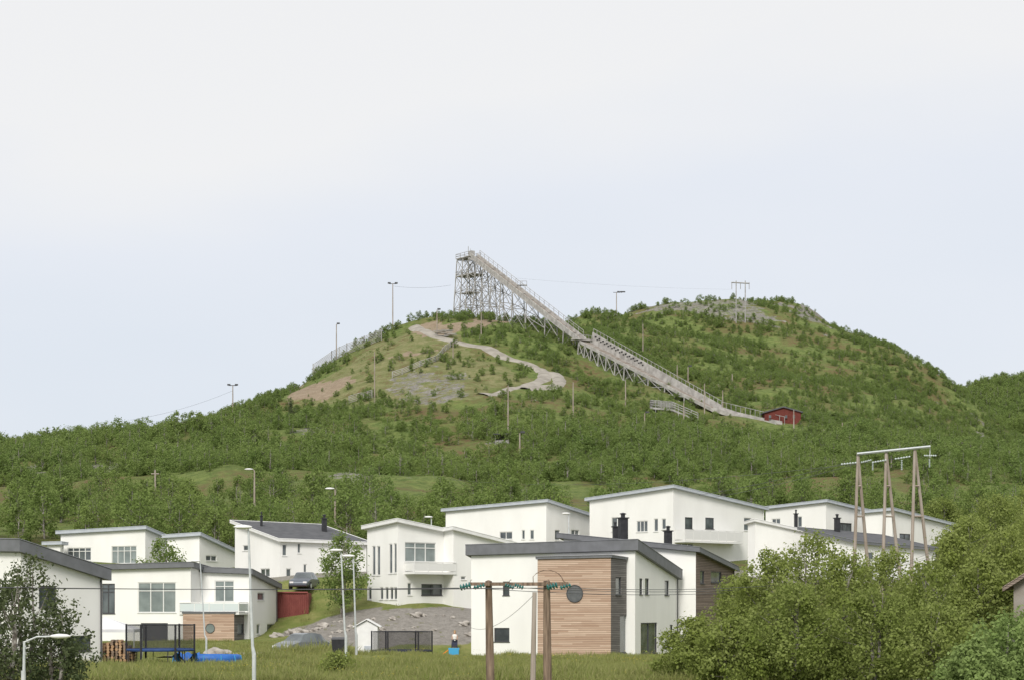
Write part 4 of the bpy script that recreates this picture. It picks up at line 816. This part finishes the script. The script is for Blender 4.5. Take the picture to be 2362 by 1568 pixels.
# ------------------------------------------------------------ vegetation
def leafmesh(name,blobs,nleaf,size,rng,mats,trunk=None):
    B=np.array(blobs); w=(B[:,3]*B[:,4]*B[:,5])**(0.7); w/=w.sum(); bi=rng.choice(len(B),nleaf,p=w)
    dr=rng.normal(size=(nleaf,3)); dr/=np.linalg.norm(dr,axis=1)[:,None]; rr=rng.random(nleaf)**0.45
    c=B[bi,:3]+dr*rr[:,None]*B[bi,3:6]*(1+0.25*rng.normal(size=(nleaf,1)))
    nrm=rng.normal(size=(nleaf,3))*.6+dr+[0,0,.35]; nrm/=np.linalg.norm(nrm,axis=1)[:,None]
    a=np.cross(nrm,rng.normal(size=(nleaf,3))); a/=np.linalg.norm(a,axis=1)[:,None]; b_=np.cross(nrm,a)
    sz=(size*(.6+.8*rng.random(nleaf)))[:,None]
    V=np.stack([c-a*sz*.5,c-b_*sz*.32,c+a*sz*.5,c+b_*sz*.32],1).reshape(-1,3)
    tint=np.clip(.15+.4*rng.random(len(B))[bi]+.5*(rng.random(nleaf)-.35),0,1)
    tv=np.zeros((0,3)); tf=[]
    if trunk: tv=np.array(trunk.v); tf=trunk.f
    nv=len(V); me=bpy.data.meshes.new(name)
    me.vertices.add(nv+len(tv)); me.vertices.foreach_set('co',np.r_[V,tv.reshape(-1,3)].ravel())
    ls=list(np.arange(0,nv,4)); cur=nv; ex=[]
    for f in tf: ls.append(cur); ex+= [nv+i for i in f]; cur+=len(f)
    li=np.r_[np.arange(nv),np.array(ex,dtype=int)].astype(np.int32)
    me.loops.add(len(li)); me.loops.foreach_set('vertex_index',li); me.polygons.add(len(ls)); me.polygons.foreach_set('loop_start',np.array(ls,dtype=np.int32))
    for m_ in mats: me.materials.append(m_)
    if tf: me.polygons.foreach_set('material_index',np.r_[np.zeros(nleaf,int),np.ones(len(tf),int)].astype(np.int32))
    me.update(calc_edges=True)
    at=me.attributes.new('tint','FLOAT','POINT'); at.data.foreach_set('value',np.r_[np.repeat(tint,4),np.zeros(len(tv))].astype(np.float32))
    return me
def birch_blobs(rng,h,w,nb,lo=.2,bs=1.0):
    bl=[]
    for i in range(nb):
        t=lo+(1-lo)*((i+rng.random())/nb); env=math.sin(min(1,(t-lo*.6)/(1-lo*.6))**.75*math.pi)**.6*.95+.08
        a=rng.random()*6.28; rr=w/2*env*math.sqrt(rng.random())*(.8+.35*rng.random())
        br=w*bs*(.11+.14*rng.random())*(.6+.5*env); bl.append((rr*math.cos(a),rr*math.sin(a),t*h-br*.4,br,br,br*1.15))
    return bl
def trunkgeo(rng,h,blobs,r0,nl=8,stems=1):
    g=G()
    for s_ in range(stems):
        ox,oy=(rng.normal()*.1*h*.3,rng.normal()*.1*h*.3) if stems>1 else (0,0)
        pts=[(ox*.3,oy*.3,-.3)]
        for t in(.25,.5,.75,.93): pts.append((ox*(1+t)+rng.normal()*.015*h,oy*(1+t)+rng.normal()*.015*h,h*t))
        g.tube(pts,[r0,r0*.8,r0*.55,r0*.3,r0*.1],6)
        for i in rng.choice(len(blobs),min(nl,len(blobs)),replace=False):
            b_=blobs[i]; z0=max(.15*h,b_[2]-.22*h); f=np.clip(z0/h,0,.9); st=np.array([ox*(1+f),oy*(1+f),z0]); e=np.array(b_[:3])
            g.tube([st,(st+e)/2+[0,0,-.03*h],e],[r0*.35,r0*.22,r0*.08],4,cap=False)
    return g
rng=np.random.default_rng(11)
variants=[]
for i in range(9):
    h_=4.0; w_=[2.6,3.2,2.2,3.6,2.8,4.0,2.4,3.0,3.6][i]; bl=birch_blobs(rng,h_,w_,26,lo=.10,bs=.9)
    tg=trunkgeo(rng,h_,bl,.06,5,stems=2); variants.append(bpy.data.objects.new('birch_source',leafmesh('birch_variant',bl,900,.25,rng,[M_leaf,M_bark],tg)))
for i in range(3):
    bl=[(rng.normal()*.9,rng.normal()*.9,.15+rng.random()*.6,.55,.55,.4) for k_ in range(10)]
    variants.append(bpy.data.objects.new('shrub_source',leafmesh('shrub_variant',bl,420,.25,rng,[M_leaf])))
def scatter_group(name,srcs,pos,rot,scl,ids,label,cat):
    me=bpy.data.meshes.new(name); me.from_pydata([tuple(p) for p in pos],[],[])
    for nm,tp,ar in(('rz','FLOAT',rot),('sc','FLOAT_VECTOR',scl),('id_','INT',ids)):
        at=me.attributes.new(nm,tp,'POINT'); at.data.foreach_set('vector' if tp=='FLOAT_VECTOR' else 'value',np.asarray(ar,dtype=np.int32 if tp=='INT' else np.float32).ravel())
    o=link(bpy.data.objects.new(name,me)); o['kind']='stuff'; o['label']=label; o['category']=cat
    ng=bpy.data.node_groups.new(name+'_scatter','GeometryNodeTree'); ng.interface.new_socket('Geometry',in_out='INPUT',socket_type='NodeSocketGeometry'); ng.interface.new_socket('Geometry',in_out='OUTPUT',socket_type='NodeSocketGeometry')
    N=ng.nodes; LL=ng.links; gi=N.new('NodeGroupInput'); go=N.new('NodeGroupOutput'); ip=N.new('GeometryNodeInstanceOnPoints'); jn=N.new('GeometryNodeJoinGeometry')
    for s_ in srcs:
        oi=N.new('GeometryNodeObjectInfo'); oi.inputs['Object'].default_value=s_; oi.inputs['As Instance'].default_value=True; LL.new(oi.outputs['Geometry'],jn.inputs[0])
    def na(nm,tp): q=N.new('GeometryNodeInputNamedAttribute'); q.data_type=tp; q.inputs['Name'].default_value=nm; return q.outputs['Attribute']
    cx=N.new('ShaderNodeCombineXYZ'); LL.new(na('rz','FLOAT'),cx.inputs[2])
    LL.new(gi.outputs[0],ip.inputs['Points']); LL.new(jn.outputs[0],ip.inputs['Instance']); ip.inputs['Pick Instance'].default_value=True
    LL.new(na('id_','INT'),ip.inputs['Instance Index']); LL.new(cx.outputs[0],ip.inputs['Rotation']); LL.new(na('sc','FLOAT_VECTOR'),ip.inputs['Scale']); LL.new(ip.outputs[0],go.inputs[0])
    md=o.modifiers.new('scatter','NODES'); md.node_group=ng; return o
Nc=110000; yy=205+(820-205)*np.sqrt(rng.random(Nc)*.97+.03); xx=(rng.random(Nc)-.5)*2*(yy*.285)
zz=H(xx,yy); uu=CU+F*xx/yy; vv=HZ-F*(zz-CH)/yy
nz=vn(xx/14,yy/14,21)+.6*vn(xx/5,yy/5,22); nzb=vn(xx/30,yy/30,23)
dens=np.where((yy<330)|(vv>1035),1.05+nz*.45,.66+nz*.9+nzb*.5)
mid=inpoly(uu,vv,[(860,1100),(880,940),(1100,910),(1320,930),(1320,1000),(1100,1080)]); dens=np.where(mid,.32+nz*.9,dens)
rightslope=(uu>1400)&(vv>=790)&(vv<1035); dens=np.where(rightslope,.8+nz*1.0+nzb*.5,dens)
cl=inpoly(uu,vv,POL_grassy); dens=np.where(cl,.07+np.maximum(nz,0)*.3,dens)
rk=np.zeros_like(cl)
for p_ in POL_rock[:3]+POL_dirt: rk|=inpoly(uu,vv,p_)
dens=np.where(rk,.04,dens)
for p_ in POL_rock[3:-1]: dens=np.where(inpoly(uu,vv,p_),.35,dens)
upR=(uu>1400)&(vv<790)&(yy>560)&~rk; dens=np.where(upR,.34+nz*.9,dens)
topR=(uu>1400)&(uu<1950)&(yy>650); dens=np.where(topR,dens*.6,dens)
edge=(uu>640)&(uu<900)&(vv<860)&(yy>470); dens=np.where(edge&~rk,.35+nz*.5,dens)
def segd(px,py,a,b):
    d_=np.array([b[0]-a[0],b[1]-a[1]]); t=np.clip(((px-a[0])*d_[0]+(py-a[1])*d_[1])/(d_@d_),0,1); return np.hypot(px-a[0]-t*d_[0],py-a[1]-t*d_[1])
jd=np.minimum.reduce([segd(xx,yy,P1+w2*2,P2+w2*1.2),segd(xx,yy,P2+w2,P3+w2)]); dens=np.where(jd<4.5,0,dens)
low_near=(segd(xx,yy+6,P1,P2)<5)
vlow=(segd(xx,yy+6,P2,P3)<7)|(segd(xx,yy+3,P2,P3)<5)
Ph=along(P0,P1,.45); jd=segd(xx,yy,P0+w1*1.2-h1*5,Ph+w1*1.2); low_near|=(jd<4.5)
jd=segd(xx,yy,Ph+w1*1.2,P1+w1*1.2); dens=np.where(jd<3,dens*.6,dens); under=(jd<3)
pdm=np.full(Nc,99.); nearfront=np.zeros(Nc,bool)
for pp in(pth,pth2):
    for a,b in zip(pp[:-1],pp[1:]): pdm=np.minimum(pdm,segd(xx,yy,a,b)); nearfront|=segd(xx,yy+6,a,b)<6
for a,b in FEN: nearfront|=segd(xx,yy+3,a,b)<6
dens=np.where(pdm<3.2,0,dens); dens=np.where(nearfront,dens*.25,dens)
cab=hit(1804,974); dens=np.where((np.abs(xx-cab[0])<6)&(yy>cab[1]-2)&(yy<cab[1]+6),0,dens)
dens=np.where((yy>470)&(xx>100)&(zz<30),.9,dens)
keep=rng.random(Nc)<dens*.42*np.where(yy<330,.75,1)
xx,yy,zz,uu,vv,rk,cl,upR,low_near,nearfront,vlow,under=[a[keep] for a in(xx,yy,zz,uu,vv,rk,cl,upR,low_near,nearfront,vlow,under)]
hs=np.where(yy<300,1.2,np.where(yy<400,.9,.58))*(.5+.8*rng.random(len(xx))**1.3); hs=np.where((uu>640)&(yy>440),hs*.85,hs); hs=np.where(upR,hs*.7,hs); hs=np.where(cl|rk,hs*.5,hs); hs=np.where(low_near|nearfront,np.minimum(hs*.6,.42),hs); hs=np.where(under,np.minimum(hs,.5),hs)
hs=np.where(vlow,np.minimum(hs*.4,.25),hs)
hs=np.where((xx>120)&(zz<40)&(yy>400),hs*1.5,hs)
hs=np.where((np.abs(xx-cab[0])<7)&(yy>cab[1]-14)&(yy<cab[1]),np.minimum(hs,.48),hs)
scl=np.c_[hs*(.95+.4*rng.random(len(xx))),hs*(.95+.4*rng.random(len(xx))),hs]
ids=rng.integers(0,12,len(xx)); ids=np.where((yy<400)&(ids>8),rng.integers(0,9,len(xx)),ids)
Ns=26000; ya=300+(760-300)*np.sqrt(rng.random(Ns)); xa=(rng.random(Ns)-.5)*2*ya*.28; za=H(xa,ya); ua=CU+F*xa/ya; va=HZ-F*(za-CH)/ya
na_=vn(xa/9,ya/9,31)+.5*vn(xa/4,ya/4,32); ds=.35+na_*1.3; cla=inpoly(ua,va,POL_grassy); ds=np.where(cla,ds*.5,ds)
for p_ in POL_rock+POL_dirt: ds=np.where(inpoly(ua,va,p_),ds*.25,ds)
pd2=np.full(Ns,99.)
for pp in(pth,pth2):
    for a,b in zip(pp[:-1],pp[1:]): pd2=np.minimum(pd2,segd(xa,ya,a,b))
ds=np.where(pd2<2.8,0,ds); ds=np.where(segd(xa,ya,P2,P3)<5,0,ds); k3=rng.random(Ns)<ds; s3=.25+.35*rng.random(k3.sum())
Nf=8000; yf=rng.uniform(850,1080,Nf); xf=rng.uniform(165,340,Nf); zf=H(xf,yf); k2=rng.random(Nf)<.8; s2=rng.uniform(1.2,2.0,k2.sum())
pos=np.r_[np.c_[xx,yy,zz-.1],np.c_[xa,ya,za-.05][k3],np.c_[xf,yf,zf-.2][k2]]; rot=rng.random(len(pos))*6.28
scl=np.r_[scl,np.c_[s3*1.5,s3*1.5,s3],np.c_[s2,s2,s2]]; ids=np.r_[ids,rng.integers(9,12,k3.sum()),rng.integers(0,9,k2.sum())]
scatter_group('birch_woodland',variants,pos,rot,scl,ids,'dense birch scrub covering the hillside','woodland')
def single_tree(loc,h,w,nleaf,size,label,name='birch_tree',lm=None,nb=30,lo=.15,stems=2,r0=.09,seed=0,group=None,bs=1.0,cat='tree'):
    rg=np.random.default_rng(seed); o=top(name,label,cat,loc,group=group); bl=birch_blobs(rg,h,w,nb,lo,bs)
    tg=trunkgeo(rg,h,bl,r0,12,stems); me=leafmesh('crown',bl,nleaf,size,rg,[lm or M_leaf]); c=link(bpy.data.objects.new('crown',me)); c.parent=o
    me2=bpy.data.meshes.new('trunk'); me2.from_pydata(tg.v,[],tg.f); me2.materials.append(M_bark); t=link(bpy.data.objects.new('trunk',me2)); t.parent=o; return o,c,t
prot=[single_tree((0,0,0),5.5,3.4+.5*i,2200,.25,'leafy green birch at the foot of the wooded hill',seed=30+i,nb=34,bs=.85,group='birches behind the houses') for i in range(5)]
cnt=0; first=[True]*5
while cnt<150:
    y=random.uniform(200,262); x=random.uniform(-.265,.265)*y
    if 7<x<52 and y<222 : continue
    if -10<x<10 and y<206: continue
    i=cnt%5; sc=random.uniform(.65,1.15); o,c,t=prot[i]
    loc=(x,y,float(H(x,y))-.1); rz=random.uniform(0,6.28)
    if first[i]: first[i]=False; o.location=loc; o.rotation_euler=(0,0,rz); o.scale=(sc,)*3
    else:
        o2=o.copy(); link(o2); o2.location=loc; o2.rotation_euler=(0,0,rz); o2.scale=(sc,)*3
        for q in(c,t): q2=q.copy(); link(q2); q2.parent=o2
    cnt+=1
def near(u,vt,d,w,n_,sz,label,lm=M_leafn,seed=0,lo=.08,nb=80,bs=.72,**kw):
    x=K(u)*d; z=float(H(x,d)); h_=Z(vt,d)-z; single_tree((x,d,z),h_,w,n_,sz,label,lm=lm,seed=seed,lo=lo,nb=nb,bs=bs,**kw)
lb='dense leafy birch with yellow-green foliage beside the gardens'
for k_,(u,vt,d,w) in enumerate([(1595,1425,84,3.0),(1700,1325,88,3.6),(1775,1268,84,4.2),(1880,1228,86,4.8),(1960,1275,82,4.2),(2060,1265,90,4.6),(2140,1292,86,4.6),(1830,1345,78,4.6),(2010,1355,78,4.8),(1690,1430,78,3.4),(2150,1395,76,4.0)]):
    near(u,vt,d,w,12500,.13,lb,seed=60+k_,nb=110,bs=.58,group='birches beside the gardens')
for k_,(u,vt,d,w) in enumerate([(2330,1420,58,3.2),(2250,1475,56,2.2),(2400,1400,60,3.4)]):
    near(u,vt,d,w,10000,.12,'pale green willow shrub in the meadow',M_leafs,seed=90+k_,name='willow_shrub',group='willow shrubs',cat='shrub')
for k_,(u,vt,d,w) in enumerate([(2230,1195,135,6),(2330,1215,128,6.5),(2290,1140,190,7),(2370,1120,200,8),(2200,1230,120,4.5),(2400,1180,140,7),(2180,1150,215,6),(2270,1290,110,4.5)]):
    near(u,vt,d,w,11000,.2,'tall yellow-green birch at the edge of the houses',seed=110+k_,group='tall birches by the edge of the houses',lo=.12)
near(70,1278,70,3.4,5000,.125,'dark sparse birch in front of a white house',lm=M_leafd,seed=131,nb=60)
near(20,1335,68,2.6,3200,.125,'dark sparse birch in front of a white house',lm=M_leafd,seed=132,nb=50)
near(130,1400,69,2.6,3600,.12,'dark sparse birch in front of a white house',lm=M_leafd,seed=135,nb=50)
near(786,1228,155,3.9,5000,.19,'slender birch growing beside a white house',lm=M_leaf,seed=133,lo=.2)
near(376,1243,158,4.0,4500,.2,'small rounded birch behind the balcony house',lm=M_leaf,seed=134,lo=.35)
near(780,1500,92,1.8,1800,.12,'low leafy shrub in the tall grass',lm=M_leafn,seed=136,name='shrub',cat='shrub')
p=hit(671,985); o=top('spruce_tree','narrow dark spruce standing among birch scrub','tree',p); g=G(); g.tube([(p[0],p[1],p[2]-.2),(p[0],p[1],p[2]+6)],[.15,.03],6); g.obj('trunk',[M_bark],o)
bl=[(0,0,.6+t*5.4,1.25*(1-t)+.15,1.25*(1-t)+.15,.45) for t in np.linspace(0,1,12)]; me_=leafmesh('crown',bl,2200,.3,rng,[M_leafd]); c=link(bpy.data.objects.new('crown',me_)); c.parent=o
gsrc=[]
for i in range(5):
    V=[];Fc=[];ti=[]; hgt=[.32,.42,.28,.5,.36][i]
    for b_ in range(26):
        a=rng.random()*6.28; x,y=rng.normal()*.18,rng.normal()*.18; l=hgt*(.5+.8*rng.random()); dx,dy=rng.normal()*.12,rng.normal()*.12; wx,wy=.014*math.cos(a),.014*math.sin(a); n0=len(V)
        V+=[(x-wx,y-wy,-.03),(x+wx,y+wy,-.03),(x+dx*.5+wx*.7,y+dy*.5+wy*.7,l*.6),(x+dx*.5-wx*.7,y+dy*.5-wy*.7,l*.6),(x+dx,y+dy,l)]; Fc+=[(n0,n0+1,n0+2,n0+3),(n0+3,n0+2,n0+4)]; ti+=[rng.random()]*5
    me_=bpy.data.meshes.new('tuft'); me_.from_pydata(V,[],Fc); me_.materials.append(M_grass); at=me_.attributes.new('tint','FLOAT','POINT'); at.data.foreach_set('value',np.array(ti,np.float32)); gsrc.append(bpy.data.objects.new('tuft_source',me_))
M_yel=mat('yellow_petals',(0.45,0.36,0.04),rough=.8)
me_=bpy.data.meshes.new('flower'); V=[];Fc=[]
for b_ in range(5):
    x,y,z=rng.normal()*.3,rng.normal()*.3,.25+.15*rng.random(); n0=len(V); V+=[(x-.022,y,z),(x,y-.022,z+.01),(x+.022,y,z+.025),(x,y+.022,z+.01)]; Fc.append((n0,n0+1,n0+2,n0+3))
me_.from_pydata(V,[],Fc); me_.materials.append(M_yel); fl_=bpy.data.objects.new('flower_source',me_)
Ng=42000; yg=82+(163-82)*rng.random(Ng)**1.1; xg=(rng.random(Ng)-.5)*2*yg*.28; zg=H(xg,yg)
ok=rng.random(Ng)<np.clip(.7+vn(xg/4,yg/4,40)*1.4,0,1)
rd=np.full(Ng,99.)
for a,b in zip(RP[:-1],RP[1:]): rd=np.minimum(rd,segd(xg,yg,a,b))
ok&=rd>2.6; ok&=~((yg>138)&(xg>-16)&(xg<2)&(rng.random(Ng)<.93)); ok&=~((xg>-3.5)&(xg<16)&(yg>125.5)); ok&=~((np.hypot(xg-K(697)*132,yg-132)<1.8)); ok&=~(np.hypot(xg-K(1047)*128,yg-127)<1.8); ok&=~(np.hypot(xg-K(478)*113,yg-112)<2.3)
ok&=~((xg<-16.5)&(yg>146.5))
xg,yg,zg=xg[ok],yg[ok],zg[ok]; ng_=len(xg)
sg=(.6+.7*rng.random(ng_))*np.clip(1+vn(xg/3,yg/3,50)*1.6,.35,2)*np.where(yg>102,.42,.7)
sg=np.where((np.abs(xg-K(690)*125)<3)&(yg>115)&(yg<130),sg*2.4,sg)
scatter_group('meadow_grass',gsrc,np.c_[xg,yg,zg],rng.random(ng_)*6.28,np.c_[sg*1.5,sg*1.5,sg],rng.integers(0,5,ng_),'tall yellow-green meadow grass','grass')
kf=rng.random(ng_)<.035; scatter_group('meadow_flowers',[fl_],np.c_[xg,yg,zg][kf],rng.random(kf.sum())*6.28,np.ones((kf.sum(),3)),np.zeros(kf.sum(),int),'sparse small yellow wildflowers in the grass','flowers')
# ------------------------------------------------------------ world, sun, camera
w=bpy.data.worlds.new('World'); scene.world=w; w.use_nodes=True; nt=w.node_tree; L=nt.links; bg=nt.nodes['Background']; bg.inputs['Strength'].default_value=0.1
sk=nn(nt,'ShaderNodeTexSky',sky_type='NISHITA'); sk.sun_disc=False; sk.sun_elevation=math.radians(42); sk.sun_rotation=math.radians(192)
tc=nn(nt,'ShaderNodeTexCoord'); mp=nn(nt,'ShaderNodeMapping'); mp.inputs['Scale'].default_value=(2.6,2.6,8.0); mp.inputs['Rotation'].default_value=(0,0.45,0); L.new(tc.outputs['Generated'],mp.inputs[0])
nz=nn(nt,'ShaderNodeTexNoise'); nz.inputs['Scale'].default_value=1.0; nz.inputs['Detail'].default_value=5; nz.inputs['Roughness'].default_value=.42; L.new(mp.outputs[0],nz.inputs['Vector'])
sp=nn(nt,'ShaderNodeSeparateXYZ'); L.new(tc.outputs['Generated'],sp.inputs[0])
mr=nn(nt,'ShaderNodeMapRange',interpolation_type='SMOOTHSTEP'); L.new(sp.outputs['Z'],mr.inputs[0]); mr.inputs[1].default_value=.12; mr.inputs[2].default_value=.28; mr.inputs[3].default_value=0; mr.inputs[4].default_value=.8
ad=nn(nt,'ShaderNodeMath',operation='MULTIPLY_ADD'); L.new(nz.outputs['Fac'],ad.inputs[0]); ad.inputs[1].default_value=1.6; L.new(mr.outputs[0],ad.inputs[2])
rp_=nn(nt,'ShaderNodeValToRGB'); e=rp_.color_ramp.elements; e[0].position=.40; e[0].color=(.735,.785,.86,1); e[1].position=1.0; e[1].color=(.89,.888,.89,1); x_=e.new(.74); x_.color=(.80,.83,.89,1)
sb=nn(nt,'ShaderNodeMath',operation='MULTIPLY'); L.new(ad.outputs[0],sb.inputs[0]); sb.inputs[1].default_value=.67; L.new(sb.outputs[0],rp_.inputs[0])
sc_=nn(nt,'ShaderNodeVectorMath',operation='SCALE'); L.new(rp_.outputs[0],sc_.inputs[0]); sc_.inputs['Scale'].default_value=10.3
mx=nn(nt,'ShaderNodeMix',data_type='RGBA'); mx.inputs[0].default_value=.93; L.new(sk.outputs[0],mx.inputs[6]); L.new(sc_.outputs[0],mx.inputs[7]); L.new(mx.outputs[2],bg.inputs[0])
sl=bpy.data.lights.new('sun','SUN'); sl.energy=3.0; sl.angle=math.radians(20); sl.color=(1,.96,.89); so=link(bpy.data.objects.new('sun',sl)); so.rotation_euler=(math.radians(50),0,math.radians(-12)); so.location=(0,-20,60)
cam=bpy.data.cameras.new('camera'); co=link(bpy.data.objects.new('camera',cam)); co.location=(0,0,CH); co.rotation_euler=(math.radians(90),0,0)
cam.sensor_width=36; cam.lens=36*F/2362; cam.shift_y=(HZ-784)/2362; cam.clip_end=20000; cam.clip_start=.5
scene.camera=co
scene.view_settings.view_transform='Standard'; scene.view_settings.look='None'; scene.view_settings.exposure=0
